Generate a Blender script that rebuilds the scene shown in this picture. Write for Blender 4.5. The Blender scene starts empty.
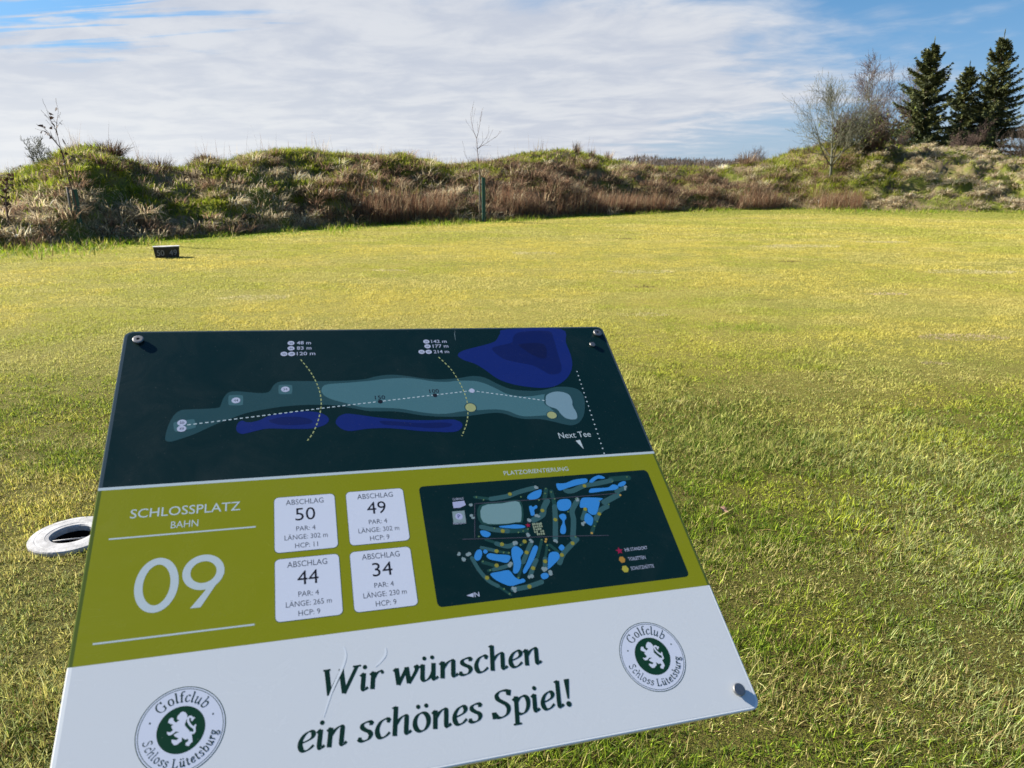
import bpy, bmesh, math, random
import numpy as np
from mathutils import Vector, Matrix
from mathutils.geometry import tessellate_polygon

random.seed(7)
RNG = np.random.default_rng(11)
SC = bpy.context.scene
COL = SC.collection
R = math.radians

# ---------------------------------------------------------------- camera
EYE = Vector((0.0, 0.0, 1.62))
cam_d = bpy.data.cameras.new('camera')
cam = bpy.data.objects.new('camera', cam_d)
COL.objects.link(cam)
cam.location = EYE
cam.rotation_euler = (R(90 - 16.359), 0, 0)
cam_d.sensor_width = 36
cam_d.lens = 722.23 / 1024 * 36
cam_d.clip_start = 0.05
cam_d.clip_end = 3000
cam_d.dof.use_dof = True
cam_d.dof.focus_distance = 1.9
cam_d.dof.aperture_fstop = 11
SC.camera = cam

# ---------------------------------------------------------------- sun, sky, exposure
SUN_AZ, SUN_EL = R(-72), R(33)          # azimuth from +Y towards +X
SUN_DIR = Vector((math.sin(SUN_AZ) * math.cos(SUN_EL), math.cos(SUN_AZ) * math.cos(SUN_EL), math.sin(SUN_EL)))
sd = bpy.data.lights.new('sun', 'SUN')
sd.energy = 5.0
sd.angle = R(0.53)
sd.color = (1.0, 0.945, 0.86)
so = bpy.data.objects.new('sun', sd)
COL.objects.link(so)
so.rotation_euler = SUN_DIR.to_track_quat('Z', 'Y').to_euler()

world = bpy.data.worlds.new('World')
SC.world = world
world.use_nodes = True
nt = world.node_tree
nt.nodes.clear()


class NT:
    """small helper to write node graphs as expressions"""
    def __init__(s, t): s.t = t
    def n(s, typ, **kw):
        o = s.t.nodes.new(typ)
        for k, v in kw.items(): setattr(o, k, v)
        return o
    def l(s, a, b): s.t.links.new(a, b)
    def put(s, sock, v):
        if isinstance(v, bpy.types.NodeSocket): s.l(v, sock)
        else: sock.default_value = v
    def m(s, op, a, b=0.0, c=None, clamp=False):
        o = s.n('ShaderNodeMath', operation=op, use_clamp=clamp)
        s.put(o.inputs[0], a); s.put(o.inputs[1], b)
        if c is not None: s.put(o.inputs[2], c)
        return o.outputs[0]
    def mix(s, f, a, b):
        o = s.n('ShaderNodeMix', data_type='RGBA')
        s.put(o.inputs[0], f); s.put(o.inputs[6], a); s.put(o.inputs[7], b)
        return o.outputs[2]
    def noise(s, vec, scale, detail=4, rough=0.55, dist=0.0):
        o = s.n('ShaderNodeTexNoise')
        if vec is not None: s.l(vec, o.inputs['Vector'])
        o.inputs['Scale'].default_value = scale
        o.inputs['Detail'].default_value = detail
        o.inputs['Roughness'].default_value = rough
        o.inputs['Distortion'].default_value = dist
        return o.outputs['Fac']
    def step(s, v, a, b):
        o = s.n('ShaderNodeMapRange', interpolation_type='SMOOTHSTEP')
        s.put(o.inputs[0], v)
        o.inputs[1].default_value = a; o.inputs[2].default_value = b
        return o.outputs[0]


g = NT(nt)
out = g.n('ShaderNodeOutputWorld')
bg = g.n('ShaderNodeBackground')
sky = g.n('ShaderNodeTexSky', sky_type='NISHITA')
sky.sun_disc = False
sky.sun_elevation = SUN_EL
sky.sun_rotation = SUN_AZ % (2 * math.pi)
sky.air_density = 1.0
sky.dust_density = 0.15
sky.ozone_density = 4.5
bg.inputs['Strength'].default_value = 0.0465
tc = g.n('ShaderNodeTexCoord')
sep = g.n('ShaderNodeSeparateXYZ')
g.l(tc.outputs['Generated'], sep.inputs[0])
dx, dy, dz = sep.outputs
zz = g.m('ADD', g.m('MAXIMUM', dz, 0.0), 0.10)
u = g.m('DIVIDE', dx, zz)
v = g.m('DIVIDE', dy, zz)
cv = g.n('ShaderNodeCombineXYZ')
g.l(g.m('MULTIPLY', u, 0.55), cv.inputs[0]); g.l(v, cv.inputs[1])
big = g.noise(cv.outputs[0], 0.55, 6, 0.62, 0.6)
cv2 = g.n('ShaderNodeCombineXYZ')
g.l(g.m('ADD', g.m('MULTIPLY', u, 1.0), g.m('MULTIPLY', v, 0.2)), cv2.inputs[0]); g.l(v, cv2.inputs[1])
fine = g.noise(cv2.outputs[0], 2.2, 8, 0.6, 0.35)
# the cloud bank fills the sky ahead and to the left and thins out overhead and to the right
az = g.m('ARCTAN2', dx, dy)
right = g.step(az, 0.0, 0.66)
high = g.step(dz, 0.145, 0.245)
lowright = g.m('MULTIPLY', g.step(az, -0.02, 0.28), g.m('SUBTRACT', 1.0, g.step(dz, 0.01, 0.09)))
cv3 = g.n('ShaderNodeCombineXYZ')
g.l(g.m('ADD', g.m('MULTIPLY', u, 0.5), g.m('MULTIPLY', v, 0.35)), cv3.inputs[0]); g.l(g.m('MULTIPLY', v, 3.2), cv3.inputs[1])
streak = g.step(g.noise(cv3.outputs[0], 1.7, 6, 0.55, 0.4), 0.36, 0.68)
leftgap = g.m('MULTIPLY', g.m('SUBTRACT', 1.0, g.step(az, -0.52, -0.12)), g.step(dz, 0.085, 0.18))
cover = g.m('ADD', g.m('MULTIPLY', g.m('SUBTRACT', big, 0.5), 1.5), g.m('MULTIPLY', g.m('SUBTRACT', fine, 0.5), 0.9))
cover = g.m('ADD', cover, 1.08)
cover = g.m('SUBTRACT', cover, g.m('MULTIPLY', right, 0.80))
cover = g.m('SUBTRACT', cover, g.m('MULTIPLY', high, 0.55))
cover = g.m('SUBTRACT', cover, g.m('MULTIPLY', lowright, 0.42))
cover = g.m('SUBTRACT', cover, g.m('MULTIPLY', leftgap, g.m('ADD', 0.05, g.m('MULTIPLY', streak, 1.15))))
mask = g.m('MULTIPLY', g.step(cover, 0.24, 0.82), 0.95)
shade = g.step(g.m('ADD', fine, g.m('MULTIPLY', g.m('SUBTRACT', big, 0.5), 0.6)), 0.34, 0.68)
ccol = g.mix(shade, (4.7, 5.0, 5.7, 1), (5.9, 6.05, 6.4, 1))
glow = g.m('SUBTRACT', 1.0, g.step(az, -0.75, 0.25))
ccol = g.mix(g.m('MULTIPLY', g.m('MULTIPLY', glow, g.m('SUBTRACT', 1.0, g.step(dz, 0.0, 0.16))), 0.6), ccol, (7.8, 7.9, 7.9, 1))
hs = g.n('ShaderNodeHueSaturation')
hs.inputs['Saturation'].default_value = 1.2
g.l(sky.outputs[0], hs.inputs['Color'])
low = g.m('MULTIPLY', g.m('SUBTRACT', 1.0, g.step(dz, 0.0, 0.22)), 0.85)
blue = g.mix(low, hs.outputs[0], g.mix(g.step(dz, 0.0, 0.16), (3.1, 4.2, 5.6, 1), (1.2, 2.6, 5.6, 1)))
g.l(g.mix(mask, blue, ccol), bg.inputs['Color'])
g.l(bg.outputs[0], out.inputs['Surface'])

SC.view_settings.view_transform = 'Standard'
SC.view_settings.look = 'None'
SC.view_settings.gamma = 1.0
SC.view_settings.exposure = 1.45
SC.view_settings.use_curve_mapping = False
SC.render.engine = 'CYCLES'
SC.cycles.max_bounces = 8
SC.cycles.transparent_max_bounces = 8
SC.cycles.use_denoising = True

# ---------------------------------------------------------------- helpers
def tag(o, label=None, cat=None, group=None, kind=None):
    if label: o['label'] = label
    if cat: o['category'] = cat
    if group: o['group'] = group
    if kind: o['kind'] = kind
    return o


def empty(name, loc):
    o = bpy.data.objects.new(name, None)
    o.empty_display_size = 0.2
    o.location = loc
    COL.objects.link(o)
    return o


def link_mesh(name, me, mats, parent=None):
    o = bpy.data.objects.new(name, me)
    for m in (mats if isinstance(mats, (list, tuple)) else [mats]): me.materials.append(m)
    COL.objects.link(o)
    if parent is not None: o.parent = parent
    return o


def from_bm(name, bm, mats, parent=None, smooth=False):
    me = bpy.data.meshes.new(name)
    bm.to_mesh(me); bm.free()
    if smooth:
        for p in me.polygons: p.use_smooth = True
    return link_mesh(name, me, mats, parent)


def principled(name, col, rough=0.6, metal=0.0, spec=0.5, coat=0.0):
    m = bpy.data.materials.new(name)
    m.use_nodes = True
    b = m.node_tree.nodes['Principled BSDF']
    b.inputs['Base Color'].default_value = (*col, 1)
    b.inputs['Roughness'].default_value = rough
    b.inputs['Metallic'].default_value = metal
    b.inputs['Specular IOR Level'].default_value = spec
    b.inputs['Coat Weight'].default_value = coat
    b.inputs['Coat Roughness'].default_value = 0.04
    return m


def mottled(name, c1, c2, scale=6.0, rough=0.9, bump=0.0, spec=0.3, metal=0.0):
    m = bpy.data.materials.new(name)
    m.use_nodes = True
    q = NT(m.node_tree)
    b = m.node_tree.nodes['Principled BSDF']
    b.inputs['Roughness'].default_value = rough
    b.inputs['Specular IOR Level'].default_value = spec
    b.inputs['Metallic'].default_value = metal
    t = q.n('ShaderNodeTexCoord')
    f = q.noise(t.outputs['Object'], scale, 5, 0.6)
    q.l(q.mix(q.step(f, 0.35, 0.65), (*c1, 1), (*c2, 1)), b.inputs['Base Color'])
    if bump:
        bn = q.n('ShaderNodeBump')
        bn.inputs['Strength'].default_value = bump
        bn.inputs['Distance'].default_value = 0.02
        q.l(q.noise(t.outputs['Object'], scale * 5, 4, 0.6), bn.inputs['Height'])
        q.l(bn.outputs[0], b.inputs['Normal'])
    return m


def leafy(name, trans=0.35, rough=0.55, spec=0.25):
    """blade material: colour comes from each blade's own tint"""
    m = bpy.data.materials.new(name)
    m.use_nodes = True
    q = NT(m.node_tree)
    b = m.node_tree.nodes['Principled BSDF']
    b.inputs['Roughness'].default_value = rough
    b.inputs['Specular IOR Level'].default_value = spec
    a = q.n('ShaderNodeAttribute', attribute_name='tint')
    q.l(a.outputs['Color'], b.inputs['Base Color'])
    tr = q.n('ShaderNodeBsdfTranslucent')
    q.l(a.outputs['Color'], tr.inputs['Color'])
    mx = q.n('ShaderNodeMixShader')
    mx.inputs[0].default_value = trans
    q.l(b.outputs[0], mx.inputs[1]); q.l(tr.outputs[0], mx.inputs[2])
    q.l(mx.outputs[0], m.node_tree.nodes['Material Output'].inputs['Surface'])
    return m


# value noise on numpy arrays
_TAB = np.random.default_rng(5).random((256, 256))
def vnoise(x, y):
    xi = np.floor(x).astype(int); yi = np.floor(y).astype(int)
    fx = x - xi; fy = y - yi
    fx = fx * fx * (3 - 2 * fx); fy = fy * fy * (3 - 2 * fy)
    t = lambda a, b: _TAB[a & 255, b & 255]
    return (t(xi, yi) * (1 - fx) + t(xi + 1, yi) * fx) * (1 - fy) + (t(xi, yi + 1) * (1 - fx) + t(xi + 1, yi + 1) * fx) * fy
def fbm(x, y, o=4):
    s = 0; a = 0.5; n = 0
    for k in range(o):
        s = s + a * vnoise(x * 2 ** k + 17.3 * k, y * 2 ** k + 9.1 * k); n += a; a *= 0.5
    return s / n
def sstep(x, a, b):
    t = np.clip((x - a) / (b - a), 0, 1)
    return t * t * (3 - 2 * t)


def fast_mesh(name, V, F_idx, F_len, tint=None):
    me = bpy.data.meshes.new(name)
    nl = len(F_idx); nf = len(F_len)
    me.vertices.add(len(V)); me.vertices.foreach_set('co', np.ascontiguousarray(V, np.float32).ravel())
    me.loops.add(nl); me.loops.foreach_set('vertex_index', np.ascontiguousarray(F_idx, np.int32))
    me.polygons.add(nf)
    st = np.zeros(nf, np.int32); st[1:] = np.cumsum(F_len)[:-1]
    me.polygons.foreach_set('loop_start', st)
    me.polygons.foreach_set('loop_total', np.ascontiguousarray(F_len, np.int32))
    if tint is not None:
        a = me.attributes.new('tint', 'FLOAT_COLOR', 'POINT')
        c = np.ones((len(V), 4), np.float32); c[:, :3] = tint
        a.data.foreach_set('color', c.ravel())
    me.update()
    return me


def blades(P, L, W, az, lean, curl, tint, segs=2, flat=0.35):
    """P base points, L lengths, W widths, az lean heading, lean start angle from vertical, curl added bend -> V, F, n, tint"""
    N = len(P)
    hx, hy = np.sin(az), np.cos(az)
    sx, sy = hy, -hx
    tw = RNG.normal(0, flat, N)
    lev = []
    c = P.copy()
    for k in range(segs + 1):
        t = k / segs
        w = W * (1 - 0.35 * t) * 0.5
        side = np.stack([sx * np.cos(tw), sy * np.cos(tw), np.sin(tw)], 1)
        if k < segs:
            lev += [c - side * w[:, None], c + side * w[:, None]]
            th = lean + curl * (k + 0.5) / segs
            d = np.stack([hx * np.sin(th), hy * np.sin(th), np.cos(th)], 1)
            c = c + d * (L / segs)[:, None]
        else:
            lev.append(c)
    nv = 2 * segs + 1
    V = np.stack(lev, 1).reshape(-1, 3)
    base = (np.arange(N) * nv)[:, None]
    f = []
    for k in range(segs - 1):
        f += [2 * k, 2 * k + 1, 2 * k + 3, 2 * k + 2]
    f += [2 * segs - 2, 2 * segs - 1, 2 * segs]
    F = (base + np.array(f)[None, :]).ravel()
    n = np.tile(np.array([4] * (segs - 1) + [3]), N)
    return V, F, n, np.repeat(tint, nv, axis=0)


def join(parts):
    Vs, Fs, Ns, Ts = [], [], [], []
    o = 0
    for V, F, n, t in parts:
        Vs.append(V); Fs.append(F + o); Ns.append(n); Ts.append(t); o += len(V)
    return np.concatenate(Vs), np.concatenate(Fs), np.concatenate(Ns), np.concatenate(Ts)


def blade_obj(name, parts, mat, parent=None):
    V, F, n, t = join(parts)
    if parent is not None: V = V - np.array(parent.location)[None, :]
    return link_mesh(name, fast_mesh(name, V, F, n, t), mat, parent)


def palette(N, cols, probs, jit=0.18):
    cols = np.array(cols)
    i = RNG.choice(len(cols), N, p=np.array(probs) / np.sum(probs))
    return np.clip(cols[i] * (1 + RNG.normal(0, jit, (N, 1))), 0.004, 0.9)


def tube(pts, rads, sides=6, cap=True):
    """tapered tube -> V, F, n (numpy, tint-less)"""
    pts = [Vector(p) for p in pts]
    V, F, n = [], [], []
    up = Vector((0.31, 0.17, 0.93))
    for i, p in enumerate(pts):
        d = (pts[min(i + 1, len(pts) - 1)] - pts[max(i - 1, 0)])
        if d.length < 1e-9: d = Vector((0, 0, 1))
        d.normalize()
        a = d.cross(up if abs(d.dot(up)) < 0.95 else Vector((1, 0, 0))).normalized()
        b = d.cross(a)
        for k in range(sides):
            t = 2 * math.pi * k / sides
            V.append(p + (a * math.cos(t) + b * math.sin(t)) * rads[i])
    for i in range(len(pts) - 1):
        for k in range(sides):
            q = (k + 1) % sides
            F += [i * sides + k, i * sides + q, (i + 1) * sides + q, (i + 1) * sides + k]; n.append(4)
    if cap:
        F += list(range(sides))[::-1]; n.append(sides)
        F += [(len(pts) - 1) * sides + k for k in range(sides)]; n.append(sides)
    return np.array([tuple(v) for v in V]), np.array(F), np.array(n)


def tubes_obj(name, tubes, mat, parent=None, smooth=True):
    parts = [(V, F, n, np.zeros((len(V), 3))) for V, F, n in tubes]
    V, F, n, _ = join(parts)
    if parent is not None: V = V - np.array(parent.location)[None, :]
    me = fast_mesh(name, V, F, n)
    if smooth: me.polygons.foreach_set('use_smooth', np.ones(len(n), bool))
    return link_mesh(name, me, mat, parent)

# ================================================================ ground and mound
BASE = [(-14.5, 10.5), (-12.6, 13.2), (-11.1, 15.8), (-10.2, 16.5), (-9.7, 17.2), (-8.0, 18.8), (-5.8, 22.2), (-3.6, 24.0), (-0.9, 25.5), (3.5, 29.1), (8.1, 32.1), (13.1, 33.9), (15.1, 32.1), (18.1, 31.3), (21.1, 30.5), (26, 28), (30, 24)]
CREST = [(-19.5, 14.5, 1.1), (-16.0, 17.4, 1.2), (-13.51, 19.82, 1.44), (-13.1, 20.09, 1.8), (-12.76, 20.35, 1.9), (-12.34, 20.64, 2.22), (-12.04, 21.0, 2.36), (-11.67, 21.49, 2.38), (-11.37, 21.82, 2.12), (-10.91, 22.29, 1.96), (-10.01, 23.14, 1.91), (-9.59, 23.53, 2.12), (-9.11, 24.24, 1.99), (-8.51, 25.03, 2.32), (-7.94, 25.81, 2.53), (-7.26, 26.79, 2.57), (-6.34, 27.83, 2.39), (-5.62, 28.45, 2.38), (-4.29, 29.56, 2.37), (-3.35, 30.15, 2.19), (-2.59, 30.61, 1.97), (-0.76, 31.85, 2.19), (-0.26, 32.31, 2.36), (1.2, 33.63, 2.64), (2.13, 34.47, 2.75), (3.02, 35.24, 2.73), (4.03, 35.97, 2.48), (5.12, 36.58, 2.32), (7.19, 37.7, 2.1), (9.15, 38.78, 1.96), (11.38, 39.6, 2.02), (13.28, 40.18, 2.28), (14.9, 40.68, 2.8), (16.51, 40.4, 3.15), (18.16, 39.71, 3.07), (20.62, 39.62, 2.77), (22.14, 39.29, 2.86), (23.81, 38.96, 2.75), (24.86, 38.75, 2.45), (25.9, 38.55, 2.21), (27.92, 38.52, 2.21), (33, 36, 2.3), (40, 32, 2.2)]
_b = np.array(BASE); _c = np.array(CREST)
_ab = np.arctan2(_b[:, 0], _b[:, 1]); _ac = np.arctan2(_c[:, 0], _c[:, 1])
_rb = np.hypot(_b[:, 0], _b[:, 1]); _rc = np.hypot(_c[:, 0], _c[:, 1])
def base_r(a): return np.interp(a, _ab, _rb)
def crest_r(a): return np.interp(a, _ac, _rc)
def crest_z(a): return np.interp(a, _ac, _c[:, 2])
def mound_pt(a, t):
    """point of the mound: a bearing, t 0 at the foot, 1 at the crest, beyond that the far side"""
    r = base_r(a) + (crest_r(a) - base_r(a)) * t
    x = r * np.sin(a); y = r * np.cos(a)
    front = 1 - np.power(np.clip(1 - t, 0, 1), 1.25)
    back = 1 - sstep(t, 1.05, 3.2)
    prof = np.where(t < 1, front, back)
    n = fbm(x * 0.55, y * 0.55, 3) - 0.5
    n2 = fbm(x * 1.9 + 40, y * 1.9, 2) - 0.5
    wn = sstep(t, 0.02, 0.22)
    z = (crest_z(a) - 0.24 + 0.16 * sstep(a, 0.33, 0.40)) * prof + wn * (n * 1.0 * (1 - 0.75 * sstep(t, 0.65, 1.0)) + n2 * 0.45 * (1 - 0.5 * sstep(t, 0.65, 1.0)))
    z = z + wn * 0.34 * sstep(a, 0.40, 0.48) * (sstep(fbm(x * 1.5 + 11, y * 1.5, 2), 0.4, 0.6) - 0.5)
    z = np.where(t < 0, -0.05, np.maximum(z, -0.02 + 0.0 * t))
    return x, y, z
def ground_z(x, y):
    return 0.05 * (fbm(x * 0.25 + 3, y * 0.25, 2) - 0.5) * sstep(np.hypot(x, y), 3.5, 9)

# -- turf: one sheet to the horizon
m_turf = bpy.data.materials.new('turf soil and thatch')
m_turf.use_nodes = True
q = NT(m_turf.node_tree)
pb = m_turf.node_tree.nodes['Principled BSDF']
pb.inputs['Roughness'].default_value = 0.95
pb.inputs['Specular IOR Level'].default_value = 0.1
t = q.n('ShaderNodeTexCoord')
f1 = q.noise(t.outputs['Object'], 0.35, 5, 0.6)
f2 = q.noise(t.outputs['Object'], 9.0, 6, 0.7)
f3 = q.noise(t.outputs['Object'], 110.0, 3, 0.7)
c = q.mix(q.step(f1, 0.35, 0.65), (0.30, 0.265, 0.055, 1), (0.23, 0.225, 0.045, 1))
c = q.mix(q.m('MULTIPLY', q.step(f2, 0.45, 0.7), 0.6), c, (0.26, 0.20, 0.06, 1))
c = q.mix(q.m('MULTIPLY', q.step(f3, 0.45, 0.62), 0.45), c, (0.022, 0.017, 0.010, 1))
sp = q.n('ShaderNodeSeparateXYZ'); q.l(t.outputs['Object'], sp.inputs[0])
near_gap_shade = q.m('SUBTRACT', 1.0, q.step(q.m('ADD', sp.outputs[1], q.m('MULTIPLY', f1, 2.0)), 3.2, 10.0))
c = q.mix(q.m('MULTIPLY', near_gap_shade, 0.8), c, q.mix(q.step(f3, 0.42, 0.6), (0.085, 0.085, 0.018, 1), (0.03, 0.024, 0.012, 1)))  # shade between nearby blades put into the ground colour, fading with distance
q.l(c, pb.inputs['Base Color'])
bn = q.n('ShaderNodeBump'); bn.inputs['Strength'].default_value = 0.8; bn.inputs['Distance'].default_value = 0.03
q.l(f3, bn.inputs['Height']); q.l(bn.outputs[0], pb.inputs['Normal'])

def grid_obj(name, xs, ys, mat):
    X, Y = np.meshgrid(xs, ys)
    Z = ground_z(X, Y)
    V = np.stack([X, Y, Z], 2).reshape(-1, 3)
    nx, ny = len(xs), len(ys)
    i = (np.arange(ny - 1)[:, None] * nx + np.arange(nx - 1)[None, :]).ravel()
    Q = np.stack([i, i + 1, i + nx + 1, i + nx], 1)
    cen = V[Q].mean(1)
    Q = Q[~((np.abs(cen[:, 0] + 2.0) < 0.5) & (np.abs(cen[:, 1] - 3.0) < 0.5))]
    # patch with a round hole where the sunken bin sits
    ring_o = [(-2.5, 2.5), (-2.0, 2.5), (-1.5, 2.5), (-1.5, 3.0), (-1.5, 3.5), (-2.0, 3.5), (-2.5, 3.5), (-2.5, 3.0)]
    ring_i = [(-2.03 + 0.1 * math.cos(-k * math.pi / 16), 3.003 + 0.1 * math.sin(-k * math.pi / 16)) for k in range(32)]
    pts = ring_o + ring_i
    T_ = tessellate_polygon([[Vector((p[0], p[1], 0)) for p in ring_o], [Vector((p[0], p[1], 0)) for p in ring_i]])
    pv = np.array(pts); pz = ground_z(pv[:, 0], pv[:, 1])
    o_ = len(V); V = np.concatenate([V, np.stack([pv[:, 0], pv[:, 1], pz], 1)])
    T2 = []
    for t_ in T_:
        p_, q_, r_ = (pts[k] for k in t_)
        cr = (q_[0] - p_[0]) * (r_[1] - p_[1]) - (q_[1] - p_[1]) * (r_[0] - p_[0])
        T2 += [o_ + k for k in (t_ if cr > 0 else t_[::-1])]
    F = np.concatenate([Q.ravel(), np.array(T2)])
    n = np.concatenate([np.full(len(Q), 4), np.full(len(T2) // 3, 3)])
    me = fast_mesh(name, V, F, n)
    me.polygons.foreach_set('use_smooth', np.ones(len(n), bool))
    return link_mesh(name, me, mat)
near = np.arange(-30, 45.1, 0.5)
xs = np.concatenate([[-1500, -700, -300, -120, -60], near, [60, 120, 300, 700, 1500]])
ys = np.concatenate([[-400, -120, -40], np.arange(-12, 46.1, 0.5), [60, 120, 300, 800, 2000]])
tag(grid_obj('ground', xs, ys, m_turf), kind='structure')

# -- the earth mound along the back of the tee
m_mound = bpy.data.materials.new('mound soil and moss')
m_mound.use_nodes = True
q = NT(m_mound.node_tree)
pb = m_mound.node_tree.nodes['Principled BSDF']
pb.inputs['Roughness'].default_value = 0.95
pb.inputs['Specular IOR Level'].default_value = 0.1
t = q.n('ShaderNodeTexCoord')
f1 = q.noise(t.outputs['Object'], 0.6, 5, 0.65)
f2 = q.noise(t.outputs['Object'], 5.0, 6, 0.7)
c = q.mix(q.step(f1, 0.42, 0.58), (0.13, 0.145, 0.026, 1), (0.20, 0.15, 0.085, 1))
c = q.mix(q.m('MULTIPLY', q.step(f2, 0.5, 0.7), 0.7), c, (0.05, 0.04, 0.02, 1))
q.l(c, pb.inputs['Base Color'])
A = np.linspace(_ab[0] + 0.02, _ab[-1] - 0.02, 420)
T = np.concatenate([[-0.06], np.linspace(0, 1.4, 46), np.linspace(1.5, 3.4, 14)])
AA, TT = np.meshgrid(A, T)
X, Y, Z = mound_pt(AA, TT)
nx, ny = len(A), len(T)
i = (np.arange(ny - 1)[:, None] * nx + np.arange(nx - 1)[None, :]).ravel()
F = np.stack([i, i + 1, i + nx + 1, i + nx], 1).ravel()
me = fast_mesh('mound', np.stack([X, Y, Z], 2).reshape(-1, 3), F, np.full(len(i), 4))
me.polygons.foreach_set('use_smooth', np.ones(len(i), bool))
tag(link_mesh('mound', me, m_mound), kind='structure')

# ================================================================ lawn
m_blade = leafy('grass blade', 0.45, 0.6, 0.12)
RING_C, RING_R = (-2.03, 3.003), 0.178
SAND = (0.56, 0.44, 0.29); EARTH = (0.16, 0.11, 0.06); THATCH = (0.66, 0.57, 0.30)
BARE = [(4.62, 7.2, 0.42, 0.17, SAND), (6.4, 16.5, 0.9, 0.35, THATCH), (2.1, 12.3, 0.6, 0.2, THATCH), (1.55, 8.4, 0.4, 0.12, THATCH), (-3.4, 9.6, 0.5, 0.2, THATCH), (7.6, 12.2, 0.8, 0.25, THATCH), (0.5, 15.2, 0.6, 0.25, THATCH),
        (1.9, 10.6, 0.22, 0.09, EARTH), (2.9, 18.5, 0.3, 0.15, EARTH), (5.2, 13.6, 0.2, 0.1, EARTH), (3.4, 9.5, 0.16, 0.07, EARTH), (5.1, 9.9, 0.3, 0.1, SAND), (-2.2, 12.5, 0.35, 0.13, THATCH), (3.75, 6.15, 0.14, 0.06, SAND), (8.9, 17.6, 0.8, 0.22, THATCH)]
YEL = np.array([0.62, 0.535, 0.115]); GRN = np.array([0.21, 0.335, 0.020]); OLV = np.array([0.40, 0.42, 0.050])
STR = np.array([0.55, 0.47, 0.18]); PALE = np.array([0.36, 0.40, 0.15]); BRN = np.array([0.22, 0.145, 0.065])
def lawn_tint(x, y):
    N = len(x)
    n1 = fbm(x * 0.45, y * 0.45, 3); n2 = fbm(x * 1.7 + 31, y * 1.7, 3); n3 = fbm(x * 5 + 7, y * 5, 2); n4 = fbm(x * 0.9 - 20, y * 2.6, 3)
    d = np.hypot(x, y)
    green = sstep(n1 * 0.7 + n2 * 0.3, 0.44, 0.60) * (0.85 - 0.35 * sstep(d, 5, 12))
    # mossier, greener turf close by to the right of the board
    moss = (1 - sstep(d, 3.2, 9.5)) * sstep(x + 0.1 * y, 0.15, 0.9) * (0.4 + 0.9 * sstep(n2, 0.4, 0.6))
    green = np.clip(green + moss, 0, 1)
    yl = np.maximum(sstep(d, 2.5, 9.5), sstep(-x, 0.2, 1.2))[:, None]
    yel = YEL[None] * yl + np.array([[0.50, 0.55, 0.045]]) * (1 - yl)
    base = yel * (1 - green[:, None]) + (OLV * 0.35 + GRN * 0.65)[None] * green[:, None]
    n5 = fbm(x * 0.55 + 90, y * 1.5, 3)
    pal = (0.5 * sstep(n5, 0.52, 0.64))[:, None]
    base = base * (1 - pal) + np.array([[0.60, 0.53, 0.20]]) * pal
    deep = (RNG.random(N) < 0.45 * green * (1 - sstep(d, 4, 9)))[:, None]
    base = np.where(deep, np.array([[0.085, 0.155, 0.014]]), base)
    k = RNG.random(N)
    dry = 0.07 + 0.30 * sstep(n4, 0.52, 0.66) + 0.08 * (1 - sstep(d, 2, 5))
    # paler, wirier turf close by on the right
    wiry = sstep(x - 0.28 * y, 0.35, 1.1) * (1 - sstep(y, 3.2, 5.5))
    wiry = np.maximum(wiry, 0.55 * sstep(-x - 0.35 * y, 0.1, 0.9) * (1 - sstep(y, 2.2, 3.4)))
    col = np.where((k < dry)[:, None], STR[None], base)
    w = (RNG.random(N) < wiry * 0.5)
    col = np.where(w[:, None], PALE[None], col)
    b = RNG.random(N) < 0.05 + 0.13 * sstep(n3, 0.6, 0.75)
    col = np.where(b[:, None], BRN[None], col)
    far = 0.88 * sstep(d, 4.5, 10)[:, None]
    col = col * (1 - far) + (base * 0.8 + STR[None] * 0.2) * far
    # darker green rough at the foot of the mound
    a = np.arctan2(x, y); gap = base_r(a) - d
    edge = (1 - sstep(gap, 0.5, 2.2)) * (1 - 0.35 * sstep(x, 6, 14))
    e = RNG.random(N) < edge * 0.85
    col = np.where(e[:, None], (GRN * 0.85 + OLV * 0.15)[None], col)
    pale_strip = np.exp(-((gap - 6.3) / 0.9) ** 2) * sstep(x, 4, 9) * sstep(n2, 0.42, 0.55)
    e = RNG.random(N) < pale_strip * 0.8
    col = np.where(e[:, None], (STR * 0.7 + YEL * 0.3)[None], col)
    rr = (1 - sstep(gap, 2.5, 6.0)) * sstep(x, 2, 9)
    e = RNG.random(N) < rr * 0.85
    col = np.where(e[:, None], (OLV * 0.5 + PALE * 0.3)[None], col)
    for bx, by, ra, rbb, bcol in BARE:
        s = ((x - bx) / ra) ** 2 + ((y - by) / rbb) ** 2 + (n3 - 0.5) * 1.6
        inb = (s < 1) & (RNG.random(N) < 0.8)
        col = np.where(inb[:, None], np.array([bcol]), col)
    return np.clip(col * (1 + RNG.normal(0, 1, (N, 1)) * (0.30 - 0.23 * sstep(d, 4, 10))[:, None]), 0.01, 0.7)

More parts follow.
